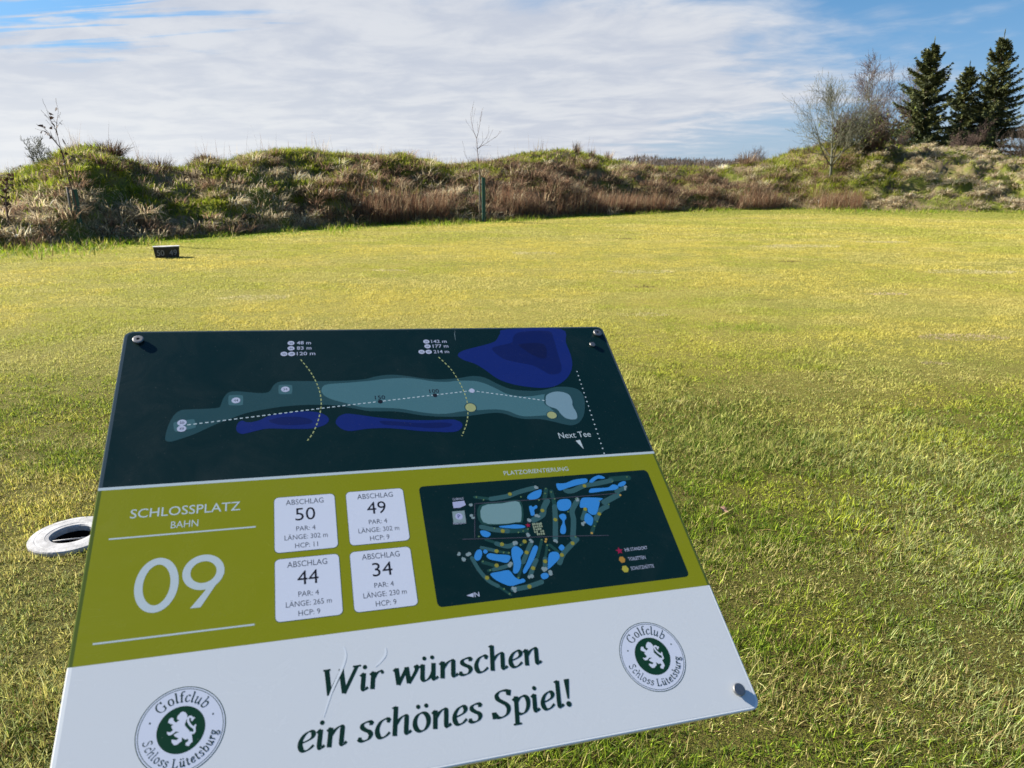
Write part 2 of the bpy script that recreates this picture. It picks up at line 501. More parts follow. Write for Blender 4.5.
def lawn_zone(d0, d1, dens, L, W, lean_mu, segs=2, under=False):
    half = 0.80
    area = half * (d1 ** 2 - d0 ** 2) + 1.2 * (d1 - d0)
    N = int(area * dens * 1.25)
    y = np.sqrt(RNG.random(N) * (d1 ** 2 - d0 ** 2) + d0 ** 2)
    x = (RNG.random(N) * 2 - 1) * (half * y + 0.6)
    a = np.arctan2(x, y); d = np.hypot(x, y)
    keep = d < base_r(a) + 0.25
    keep &= np.hypot(x - RING_C[0], y - RING_C[1]) > RING_R + 0.004
    # clumpiness and thin spots
    c = fbm(x * 6 + 3, y * 6, 2) * 0.45 + fbm(x * 24, y * 24 + 5, 2) * 0.55
    if not under: keep &= RNG.random(N) < 0.35 + 1.2 * sstep(c, 0.36, 0.60)
    for bx, by, ra, rbb, bcol in BARE:
        s = ((x - bx) / ra) ** 2 + ((y - by) / rbb) ** 2
        keep &= ~((s < 0.8) & (RNG.random(N) < 0.3))
    x, y, c = x[keep], y[keep], c[keep]
    N = len(x)
    P = np.stack([x, y, ground_z(x, y) - 0.002], 1)
    az = RNG.uniform(0, 2 * math.pi, N)
    tall = 0.55 + 0.8 * sstep(fbm(x * 2.3 + 9, y * 2.3, 3), 0.35, 0.7) + 0.5 * sstep(c, 0.45, 0.62)
    dd = np.hypot(x, y)
    if not under: L = 0.025 - 0.010 * sstep(dd, 3.0, 8.5) + 0.006 * sstep(dd, 14, 24)
    else: keep2 = RNG.random(N) < 1 - sstep(dd, 4.5, 7.5)
    ln = L * tall * RNG.lognormal(0, 0.35, N)
    lean = np.clip(RNG.normal(0.72 + 0.2 * sstep(dd, 4, 9), 0.4, N), 0.05, 1.45)
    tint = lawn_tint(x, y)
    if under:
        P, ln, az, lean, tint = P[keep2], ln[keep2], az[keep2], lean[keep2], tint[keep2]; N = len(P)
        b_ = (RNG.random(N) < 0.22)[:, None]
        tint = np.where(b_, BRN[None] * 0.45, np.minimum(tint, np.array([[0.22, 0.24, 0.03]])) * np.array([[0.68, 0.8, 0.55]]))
    return blades(P, ln, W * RNG.uniform(0.6, 1.35, N), az, lean, RNG.uniform(0.0, 0.6, N), tint, segs, 0.5)

parts = [lawn_zone(1.35, 3.0, 19000, 0.024, 0.0026, 0.72),
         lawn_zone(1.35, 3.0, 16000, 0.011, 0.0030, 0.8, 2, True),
         lawn_zone(3.0, 4.5, 12500, 0.023, 0.0033, 0.75),
         lawn_zone(4.5, 6.5, 8500, 0.023, 0.0042, 0.75),
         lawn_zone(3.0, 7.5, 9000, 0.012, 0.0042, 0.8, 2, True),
         lawn_zone(6.5, 10, 7500, 0.015, 0.0054, 0.9),
         lawn_zone(10, 18, 3800, 0.015, 0.0090, 0.95),
         lawn_zone(18, 35, 1000, 0.020, 0.018, 0.95)]
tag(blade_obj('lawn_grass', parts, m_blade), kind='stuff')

# longer unmown fringe along the foot of the mound
N = 16000
a = RNG.uniform(-0.95, 0.85, N)
reach = 0.25 + 2.0 * sstep(fbm(a * 26 + 5, a * 0 + 2, 3), 0.38, 0.72)
d = base_r(a) - np.abs(RNG.normal(0, 0.5, N)) * reach + 0.15
x, y = d * np.sin(a), d * np.cos(a)
P = np.stack([x, y, ground_z(x, y)], 1)
tc_ = palette(N, [GRN * 0.8, OLV * 0.9, STR * 0.9, BRN], [5, 3, 1.6, 1])
tag(blade_obj('rough_grass', [blades(P, RNG.uniform(0.06, 0.22, N) * (0.6 + 0.3 * reach), RNG.uniform(0.010, 0.020, N), RNG.uniform(0, 6.28, N), RNG.uniform(0.1, 0.9, N), RNG.uniform(0.2, 1.0, N), tc_)], m_blade), kind='stuff')

# ================================================================ vegetation of the mound
m_dry = leafy('dry stems', 0.5, 0.7, 0.15)
G1 = np.array([0.24, 0.30, 0.020]); G2 = np.array([0.15, 0.19, 0.020]); G3 = np.array([0.34, 0.35, 0.04])
S1 = np.array([0.55, 0.46, 0.29]); S2 = np.array([0.47, 0.375, 0.22]); S3 = np.array([0.64, 0.56, 0.40])
B1 = np.array([0.175, 0.110, 0.070]); B2 = np.array([0.255, 0.160, 0.100]); B3 = np.array([0.055, 0.038, 0.025])
KINDS = {'green': ([G1, G2, G3, S2, np.array([0.26, 0.24, 0.05])], [4, 3, 3, 1.5, 3]), 'straw': ([S1, S2, S3, B2, G2], [4, 4, 3, 1.5, 0.6]),
         'brown': ([B1, B2, B3, S2], [4, 3, 2.5, 1.2]), 'mixed': ([G1, G2, S1, S2, B1], [3, 3, 3, 3, 1])}
def tussock(P, kind, n, Lr, W, spread, droop, rad):
    """arrays of tufts: each of the points P gets n blades fanning out"""
    M = len(P); N = M * n
    Q = np.repeat(P, n, 0)
    az = RNG.uniform(0, 2 * math.pi, N)
    rr = np.sqrt(RNG.random(N)) * np.repeat(rad, n)
    Q = Q + np.stack([np.sin(az) * rr, np.cos(az) * rr, -0.02 + 0 * rr], 1)
    size = np.repeat(RNG.uniform(0.7, 1.25, M), n)
    L = RNG.uniform(Lr[0], Lr[1], N) * size
    cols, pr = KINDS[kind]
    tint = palette(N, cols, pr, 0.2) * np.repeat(RNG.normal(1, 0.22, M), n)[:, None]
    lean = np.abs(RNG.normal(0, spread, N)); 
    return blades(Q, L, W * RNG.uniform(0.6, 1.3, N), az + RNG.normal(0, 0.4, N), np.clip(lean, 0.02, 1.4), RNG.uniform(0.4, 1.0, N) * droop, np.clip(tint, 0.01, 0.8), 3, 0.4)

def scatter(N, a0, a1, t0, t1):
    a = RNG.uniform(a0, a1, N); t = RNG.uniform(t0, t1, N)
    x, y, z = mound_pt(a, t)
    return a, t, np.stack([x, y, z], 1)
mg, md = [], []
# short green and mossy cover everywhere
a, t, P = scatter(70000, -0.95, 0.80, 0.02, 1.25)
px = a
n = fbm(P[:, 0] * 0.5 + 60, P[:, 1] * 0.5, 3)
midbrown = sstep(a, -0.22, -0.08) * (1 - sstep(a, 0.30, 0.42))
gp = 0.9 * (1 - midbrown * 0.75 * (1 - sstep(t, 0.55, 0.85)))
gp *= np.where(a < -0.1, 0.45 + 0.55 * sstep(t + (n - 0.5) * 0.9, 0.15, 0.5), 1)
isg = RNG.random(len(a)) < gp * (0.35 + 0.9 * sstep(n, 0.38, 0.6))
lightfoot = (a < -0.17) & (RNG.random(len(a)) < 0.75)
dryc = np.where(lightfoot[:, None], palette(len(a), [S1, S2, S3, B2], [4, 3, 2, 2]), palette(len(a), [S1, S2, B1, B2, B3], [3, 3, 2, 2, 1]))
dryc = np.where(((midbrown > 0.5) & (RNG.random(len(a)) < 0.7))[:, None], palette(len(a), [B1, B2, B3], [3, 2, 2]), dryc)
tint = np.where(isg[:, None], palette(len(a), [G1, G2, G3], [4, 2, 3]), dryc)
mg.append(blades(P, RNG.uniform(0.10, 0.26, len(a)), RNG.uniform(0.012, 0.026, len(a)), RNG.uniform(0, 6.28, len(a)), RNG.uniform(0.1, 1.0, len(a)), RNG.uniform(0.2, 1.2, len(a)), tint, 2))
# pale drooping tussocks on the left half
a, t, P = scatter(330, -0.95, -0.08, 0.02, 0.9)
k = fbm(P[:, 0] * 0.6, P[:, 1] * 0.6 + 9, 2) + RNG.normal(0, 0.06, len(a)) - 0.11 * sstep(t, 0.45, 0.8) + 0.08 * (1 - sstep(t, 0.1, 0.3))
k = np.where(np.hypot(P[:, 0] + 10.2, P[:, 1] - 17.0) < 0.55, 0, k)
P = P[k > 0.47]
md.append(tussock(P, 'straw', 170, (0.18, 0.40), 0.0125, 0.95, 2.1, RNG.uniform(0.12, 0.38, len(P))))
# fresh green tufts over the top left
a, t, P = scatter(1500, -0.95, 0.02, 0.25, 1.12)
k = fbm(P[:, 0] * 0.5 + 60, P[:, 1] * 0.5, 3) + RNG.normal(0, 0.03, len(a)) + 0.12 * sstep(t, 0.4, 0.7)
P = P[(k > 0.48)]
mg.append(tussock(P, 'green', 60, (0.10, 0.24), 0.016, 0.7, 1.2, RNG.uniform(0.15, 0.35, len(P))))
# dark brown old growth, left foot, a few on the slope and the whole middle
a, t, P = scatter(40, -0.95, -0.2, 0.0, 0.2)
md.append(tussock(P, 'brown', 80, (0.2, 0.42), 0.014, 0.5, 1.4, RNG.uniform(0.1, 0.35, len(P))))
a, t, P = scatter(120, -0.95, -0.1, 0.3, 1.0)
md.append(tussock(P, 'brown', 90, (0.18, 0.36), 0.014, 0.6, 1.4, RNG.uniform(0.15, 0.4, len(P))))
a, t, P = scatter(520, -0.26, 0.42, 0.06, 0.98)
hump = sstep(a, -0.02, 0.03) * (1 - sstep(a, 0.13, 0.2))
k = sstep(t, 0.62, 0.85) * (0.45 + 0.55 * hump)
k = np.maximum(k, 0.75 * sstep(fbm(P[:, 0] * 0.45 + 5, P[:, 1] * 0.45, 2), 0.55, 0.65) * sstep(t, 0.3, 0.5))
P = P[RNG.random(len(a)) > k]
md.append(tussock(P, 'brown', 110, (0.24, 0.5), 0.015, 0.65, 1.5, RNG.uniform(0.15, 0.5, len(P))))
a, t, P = scatter(260, -0.26, 0.42, 0.0, 0.75)
P = P[::2]
md.append(tussock(P, 'straw', 75, (0.25, 0.48), 0.015, 0.6, 1.8, RNG.uniform(0.1, 0.35, len(P))))
a, t, P = scatter(800, -0.2, 0.42, 0.5, 1.1)
P = P[(fbm(P[:, 0] * 0.5 + 31, P[:, 1] * 0.5, 2) > 0.52) | ((a > -0.03) & (a < 0.14) & (t > 0.72))]
mg.append(tussock(P, 'green', 40, (0.10, 0.24), 0.020, 0.8, 1.0, RNG.uniform(0.15, 0.35, len(P))))
# fine upright russet stems along the foot in the middle
N = 17000
a = RNG.uniform(-0.22, 0.44, N); t = np.abs(RNG.normal(0.02, 0.10, N))
x, y, z = mound_pt(a, t)
gate = sstep(fbm(x * 0.7, y * 0.7 + 77, 3), 0.42, 0.60)
keep = RNG.random(N) < 0.06 + 0.95 * gate
keep &= np.hypot(x + 0.97, y - 25.0) > 0.35
P = np.stack([x, y, z], 1)[keep]; N = len(P)
gate = gate[keep]
md.append(blades(P, RNG.uniform(0.25, 0.75, N) * (0.55 + 0.65 * gate), RNG.uniform(0.008, 0.014, N), RNG.uniform(0, 6.28, N), np.abs(RNG.normal(0, 0.28, N)), RNG.uniform(0, 0.9, N), palette(N, [B2 * 1.15, B1, S2, np.array([0.26, 0.13, 0.07])], [3, 2, 2, 3]), 2))
# rounded straw mops and green turf on the right
a, t, P = scatter(760, 0.42, 0.82, 0.02, 1.1)
k = fbm(P[:, 0] * 0.7 + 4, P[:, 1] * 0.7, 2) + RNG.normal(0, 0.05, len(a)) + 0.10 * sstep(a, 0.46, 0.56)
Ps = P[k > 0.49]; Pg = P[k <= 0.49]
Ps = Ps[RNG.random(len(Ps)) < 0.6] + np.array([0, 0, 0.06])
md.append(tussock(Ps, 'straw', 150, (0.18, 0.38), 0.018, 0.9, 2.3, RNG.uniform(0.12, 0.30, len(Ps))))
mg.append(tussock(Pg, 'mixed', 46, (0.10, 0.22), 0.018, 0.8, 1.2, RNG.uniform(0.15, 0.35, len(Pg))))
a, t, P = scatter(500, 0.33, 0.48, 0.15, 1.05)
mg.append(tussock(P, 'green', 40, (0.16, 0.32), 0.018, 0.8, 1.0, RNG.uniform(0.15, 0.35, len(P))))
# thin dry stalks against the sky
N = 1100
a = RNG.uniform(-0.95, 0.45, N); t = RNG.normal(0.98, 0.10, N)
a = a + 0.02 * np.sin(a * 90)
x, y, z = mound_pt(a, t)
P = np.stack([x, y, z], 1)
md.append(blades(P, RNG.lognormal(-0.75, 0.35, N), RNG.uniform(0.006, 0.011, N), RNG.uniform(0, 6.28, N), np.abs(RNG.normal(0, 0.2, N)), RNG.uniform(0, 0.6, N), palette(N, [S2, B1, B2], [2, 3, 2]), 2))
tag(blade_obj('mound_grass', mg, m_blade), kind='stuff')
tag(blade_obj('dry_growth', md, m_dry), kind='stuff')

# far wood beyond the mound
N = 42000
x = RNG.uniform(10, 120, N); y = RNG.uniform(185, 225, N)
h = 3.4 + 3.2 * fbm(x * 0.09 + 3, y * 0.03, 3) + 1.6 * (fbm(x * 0.45, y * 0.45 + 8, 2) - 0.4)
z0 = RNG.random(N) ** 0.8 * h * 0.85
P = np.stack([x, y, z0], 1)
L = np.minimum(h - z0, RNG.uniform(0.5, 1.4, N))
tag(blade_obj('far_wood', [blades(P, L, RNG.uniform(0.05, 0.22, N), RNG.uniform(0, 6.28, N), RNG.uniform(0, 1.1, N), RNG.uniform(0, 0.8, N), palette(N, [np.array([0.115, 0.09, 0.08]), np.array([0.14, 0.105, 0.085]), np.array([0.08, 0.08, 0.055])], [3, 2, 1]), 2)], m_dry), kind='stuff')

# ================================================================ the course sign
PW, PH = 700.0, 604.4                                   # panel size, mm
_k = 0.70 / 0.62
P_O = EYE + (Vector((-0.34822212, 0.41217733, 1.14670336)) - EYE) * _k
P_X = Vector((0.95661725, 0.28700328, -0.05012529)).normalized()
P_Y = Vector((-0.21526855, 0.81221083, 0.54219279)); P_Y = (P_Y - P_X * P_Y.dot(P_X)).normalized()
P_N = P_X.cross(P_Y)
PM = Matrix((( P_X.x, P_Y.x, P_N.x, P_O.x), (P_X.y, P_Y.y, P_N.y, P_O.y), (P_X.z, P_Y.z, P_N.z, P_O.z), (0, 0, 0, 1)))
ctr = PM @ Vector((0.35, 0.30, 0))
sign = empty('golf_tee_sign', (ctr.x, ctr.y, 0))
tag(sign, 'slanted golf hole information board numbered 09 with dark map, olive band and white foot', 'sign')

def ink(name, c, rough=0.2):
    m = bpy.data.materials.new(name); m.use_nodes = True
    q = NT(m.node_tree); b = m.node_tree.nodes['Principled BSDF']
    b.inputs['Specular IOR Level'].default_value = 0.32
    t = q.n('ShaderNodeTexCoord'); o = t.outputs['Object']
    spots = q.step(q.noise(o, 420, 2, 0.5), 0.70, 0.76)
    film = q.m('MULTIPLY', q.step(q.noise(o, 9, 6, 0.65, 0.8), 0.48, 0.8), 0.018)
    dust = q.m('ADD', q.m('MULTIPLY', spots, 0.14), film)
    q.l(q.mix(dust, (*c, 1), (0.34, 0.33, 0.30, 1)), b.inputs['Base Color'])
    q.l(q.m('ADD', rough - 0.08, q.m('MULTIPLY', q.noise(o, 14, 5, 0.7, 1.2), 0.28)), b.inputs['Roughness'])
    return m
I = dict(dark=ink('print dark petrol', (0.0028, 0.0165, 0.0160)), olive=ink('print olive', (0.215, 0.23, 0.006)), white=ink('print white', (0.60, 0.63, 0.645)),
         card=ink('print card white', (0.58, 0.62, 0.71)), pale=ink('print pale lettering', (0.44, 0.52, 0.54)), black=ink('print black', (0.012, 0.013, 0.018)),
         grey=ink('print grey', (0.06, 0.07, 0.09)), dgreen=ink('print bottle green', (0.006, 0.040, 0.018)), ftext=ink('print slogan green', (0.006, 0.028, 0.018)),
         fo=ink('print rough teal', (0.020, 0.062, 0.070)), fi=ink('print fairway teal', (0.060, 0.150, 0.170)), gr=ink('print putting green', (0.165, 0.27, 0.32)),
         bunk=ink('print bunker', (0.32, 0.35, 0.16)), p1=ink('print pond', (0.008, 0.020, 0.135)), p2=ink('print pond deep', (0.006, 0.013, 0.085)), p3=ink('print pond deepest', (0.006, 0.010, 0.055)),
         tee=ink('print tee box', (0.050, 0.125, 0.140)), disc=ink('print disc', (0.40, 0.44, 0.56)), dash=ink('print dash yellow', (0.35, 0.40, 0.17)), dashw=ink('print dash white', (0.42, 0.52, 0.54)),
         blue=ink('print lake blue', (0.035, 0.215, 0.54)), fw=ink('print map fairway', (0.034, 0.095, 0.100)), fwd=ink('print map rough', (0.014, 0.055, 0.048)), rng=ink('print driving range', (0.155, 0.27, 0.28)),
         road=ink('print road', (0.060, 0.062, 0.080)), ydot=ink('print yellow dot', (0.24, 0.23, 0.035)), tdot=ink('print small dot', (0.10, 0.18, 0.08)), odot=ink('print orange dot', (0.42, 0.27, 0.06)),
         palem=ink('print pale grey', (0.20, 0.27, 0.28)), red=ink('print red', (0.28, 0.012, 0.05)), orange=ink('print orange', (0.36, 0.19, 0.035)), yel=ink('print yellow', (0.36, 0.33, 0.045)),
         castle=ink('print castle', (0.25, 0.30, 0.20)), scratch=ink('scuffed print', (0.66, 0.70, 0.725), 0.3), lav=ink('print lavender', (0.35, 0.38, 0.55)))

# panel body: acrylic edge coloured by band, the white brightened in colour to look edge-lit
bm = bmesh.new()
def rrect(x0, y0, x1, y1, r, n=8):
    P = []
    for cx, cy, a0 in ((x1 - r, y1 - r, 0), (x0 + r, y1 - r, 90), (x0 + r, y0 + r, 180), (x1 - r, y0 + r, 270)):
        for k in range(n + 1):
            t = R(a0 + 90 * k / n); P.append((cx + r * math.cos(t), cy + r * math.sin(t)))
    return P
THK = 4.5
out_ = rrect(0, 0, PW, PH, 11)
ring_prev = None
for inset, z in ((0, -THK), (0, -0.9), (0.45, -0.2), (1.3, 0.0)):
    rg = [bm.verts.new((x * 1e-3, y * 1e-3, z * 1e-3)) for x, y in rrect(inset, inset, PW - inset, PH - inset, 11 - inset)]
    if ring_prev is None: bm.faces.new(rg[::-1])
    else:
        for k in range(len(rg)):
            bm.faces.new((ring_prev[k], ring_prev[(k + 1) % len(rg)], rg[(k + 1) % len(rg)], rg[k]))
    ring_prev = rg
bm.faces.new(ring_prev)
for yc in (147.5, 350.5):
    bmesh.ops.bisect_plane(bm, geom=bm.verts[:] + bm.edges[:] + bm.faces[:], plane_co=(0, yc * 1e-3, 0), plane_no=(0, 1, 0))
for f_ in bm.faces:
    yc = f_.calc_center_median().y * 1e3
    f_.material_index = 0 if yc < 147.5 else (1 if yc < 350.5 else 2)
edge_mats = [principled('acrylic edge lit white', (0.80, 0.82, 0.80), 0.15, 0, 0.5, 0.5), principled('acrylic edge olive', (0.085, 0.115, 0.010), 0.15, 0, 0.5, 0.5), principled('acrylic edge dark', (0.05, 0.07, 0.075), 0.12, 0, 0.5, 0.6)]
panel = from_bm('panel', bm, edge_mats, sign)
panel.matrix_local = Matrix.Translation(-Vector(sign.location)) @ PM


class Print:
    """flat printed shapes, mm on the panel face, z in tenths of a millimetre so nothing is coplanar"""
    def __init__(s): s.V = []; s.F = []; s.M = []; s.mats = []
    def mi(s, key):
        if key not in s.mats: s.mats.append(key)
        return s.mats.index(key)
    def poly(s, pts, key, z):
        pts = [p for i, p in enumerate(pts) if (p[0] - pts[i - 1][0]) ** 2 + (p[1] - pts[i - 1][1]) ** 2 > 1e-8]
        ar = sum(pts[i - 1][0] * p[1] - p[0] * pts[i - 1][1] for i, p in enumerate(pts))
        if ar < 0: pts = pts[::-1]
        o = len(s.V); s.V += [(x * 1e-3, y * 1e-3, z * 2e-5) for x, y in pts]
        for t_ in tessellate_polygon([[Vector((x, y, 0)) for x, y in pts]]):
            a_, b_, c_ = (pts[i] for i in t_)
            cr = (b_[0] - a_[0]) * (c_[1] - a_[1]) - (b_[1] - a_[1]) * (c_[0] - a_[0])
            if abs(cr) < 1e-9: continue
            s.F.append(tuple(o + i for i in (t_ if cr > 0 else t_[::-1]))); s.M.append(s.mi(key))
    def rect(s, x0, y0, x1, y1, key, z, r=0):
        s.poly(rrect(x0, y0, x1, y1, r, 5) if r else [(x0, y0), (x1, y0), (x1, y1), (x0, y1)], key, z)
    def ell(s, x, y, rx, ry, key, z, n=20):
        s.poly([(x + rx * math.cos(2 * math.pi * k / n), y + ry * math.sin(2 * math.pi * k / n)) for k in range(n)], key, z)
    def annulus(s, x, y, rx, ry, w, key, z, n=72):
        o = len(s.V)
        for k in range(n):
            c_, s_ = math.cos(2 * math.pi * k / n), math.sin(2 * math.pi * k / n)
            s.V += [((x + rx * c_) * 1e-3, (y + ry * s_) * 1e-3, z * 2e-5), ((x + (rx - w) * c_) * 1e-3, (y + (ry - w) * s_) * 1e-3, z * 2e-5)]
        for k in range(n):
            q_ = (k + 1) % n
            s.F.append((o + 2 * k, o + 2 * q_, o + 2 * q_ + 1, o + 2 * k + 1)); s.M.append(s.mi(key))
    def smooth(s, pts, key, z, n=4): s.poly(catmull(pts, n, True), key, z)
    def stroke(s, pts, w, key, z, closed=False, cap=False, nib=None):
        """ribbon along pts; w a width or a list; nib=(thick, thin, angle) for a broad-nib pen"""
        n = len(pts); L_, R_ = [], []
        for i in range(n):
            a_ = pts[(i - 1) % n] if (closed or i > 0) else pts[0]
            b_ = pts[(i + 1) % n] if (closed or i < n - 1) else pts[-1]
            dx_, dy_ = b_[0] - a_[0], b_[1] - a_[1]; l_ = math.hypot(dx_, dy_) or 1
            nx_, ny_ = -dy_ / l_, dx_ / l_
            if nib:
                a0 = math.cos(nib[2]) * nx_ + math.sin(nib[2]) * ny_; b0 = -math.sin(nib[2]) * nx_ + math.cos(nib[2]) * ny_
                h_ = math.hypot(nib[0] * a0, nib[1] * b0) / 2
            else: h_ = (w[i] if isinstance(w, (list, tuple)) else w) / 2
            L_.append((pts[i][0] + nx_ * h_, pts[i][1] + ny_ * h_)); R_.append((pts[i][0] - nx_ * h_, pts[i][1] - ny_ * h_))
        o = len(s.V)
        for a_, b_ in zip(L_, R_): s.V += [(a_[0] * 1e-3, a_[1] * 1e-3, z * 2e-5), (b_[0] * 1e-3, b_[1] * 1e-3, z * 2e-5)]
        m_ = s.mi(key)
        for i in range(n if closed else n - 1):
            j = (i + 1) % n
            s.F.append((o + 2 * i, o + 2 * i + 1, o + 2 * j + 1, o + 2 * j)); s.M.append(m_)
        if cap:
            for p_, k_ in ((pts[0], 0.07), (pts[-1], 0.11)):
                ww = (w[0] if isinstance(w, (list, tuple)) else w) / 2
                s.ell(p_[0], p_[1], ww, ww, key, z + k_, 12)
    def dashes(s, pts, on, off, w, key, z):
        pts = resample(pts, 0.5); d_ = on + off; k = 0.0; run = []
        for i, p_ in enumerate(pts):
            if (i * 0.5) % d_ < on: run.append(p_)
            else:
                if len(run) > 1: s.stroke(run, w, key, z)
                run = []
        if len(run) > 1: s.stroke(run, w, key, z)
    def text(s, txt, x, y, width, cap, key, z, align='C', off=0.0, shear=0.0):
        """sans lettering fitted to a width and a cap height (mm)"""
        cu = bpy.data.curves.new('lettering', 'FONT'); cu.body = txt; cu.size = 1.0; cu.resolution_u = 3; cu.offset = off; cu.shear = shear
        ob = bpy.data.objects.new('lettering', cu); COL.objects.link(ob)
        dg = bpy.context.evaluated_depsgraph_get()
        me_ = bpy.data.meshes.new_from_object(ob.evaluated_get(dg))
        xs_ = [v_.co.x for v_ in me_.vertices]; x0_, x1_ = min(xs_), max(xs_)
        CAPH = 0.70
        sx_ = width / (x1_ - x0_); sy_ = cap / CAPH
        ox = x - (width / 2 if align == 'C' else (width if align == 'R' else 0))
        o = len(s.V)
        for v_ in me_.vertices: s.V.append(((ox + (v_.co.x - x0_) * sx_) * 1e-3, (y + v_.co.y * sy_) * 1e-3, z * 2e-5))
        m_ = s.mi(key)
        for p_ in me_.polygons:
            vv = list(p_.vertices)
            if p_.normal.z < 0: vv = vv[::-1]
            s.F.append(tuple(o + i for i in vv)); s.M.append(m_)
        bpy.data.objects.remove(ob); bpy.data.curves.remove(cu); bpy.data.meshes.remove(me_)
    def build(s, name, parent=None, label=None):
        me_ = bpy.data.meshes.new(name); me_.from_pydata(s.V, [], s.F)
        me_.polygons.foreach_set('material_index', s.M); me_.update()
        o = link_mesh(name, me_, [I[k] for k in s.mats], parent or panel)
        if label: o['label'] = label
        return o


def catmull(P, n=6, closed=False):
    N_ = len(P); out2 = []
    for i in range(N_ if closed else N_ - 1):
        p0 = P[(i - 1) % N_] if (closed or i > 0) else P[0]
        p1, p2 = P[i], P[(i + 1) % N_]
        p3 = P[(i + 2) % N_] if (closed or i < N_ - 2) else P[-1]
        for k in range(n):
            t_ = k / n
            out2.append(tuple(0.5 * (2 * p1[j] + (p2[j] - p0[j]) * t_ + (2 * p0[j] - 5 * p1[j] + 4 * p2[j] - p3[j]) * t_ ** 2 + (3 * p1[j] - p0[j] - 3 * p2[j] + p3[j]) * t_ ** 3) for j in (0, 1)))
    if not closed: out2.append(P[-1])
    return out2
def resample(P, d_):
    out2 = [P[0]]; acc = 0.0
    for a_, b_ in zip(P[:-1], P[1:]):
        l_ = math.hypot(b_[0] - a_[0], b_[1] - a_[1]); t_ = d_ - acc
        while t_ <= l_:
            out2.append((a_[0] + (b_[0] - a_[0]) * t_ / l_, a_[1] + (b_[1] - a_[1]) * t_ / l_)); t_ += d_
        acc = l_ - (t_ - d_)
    return out2

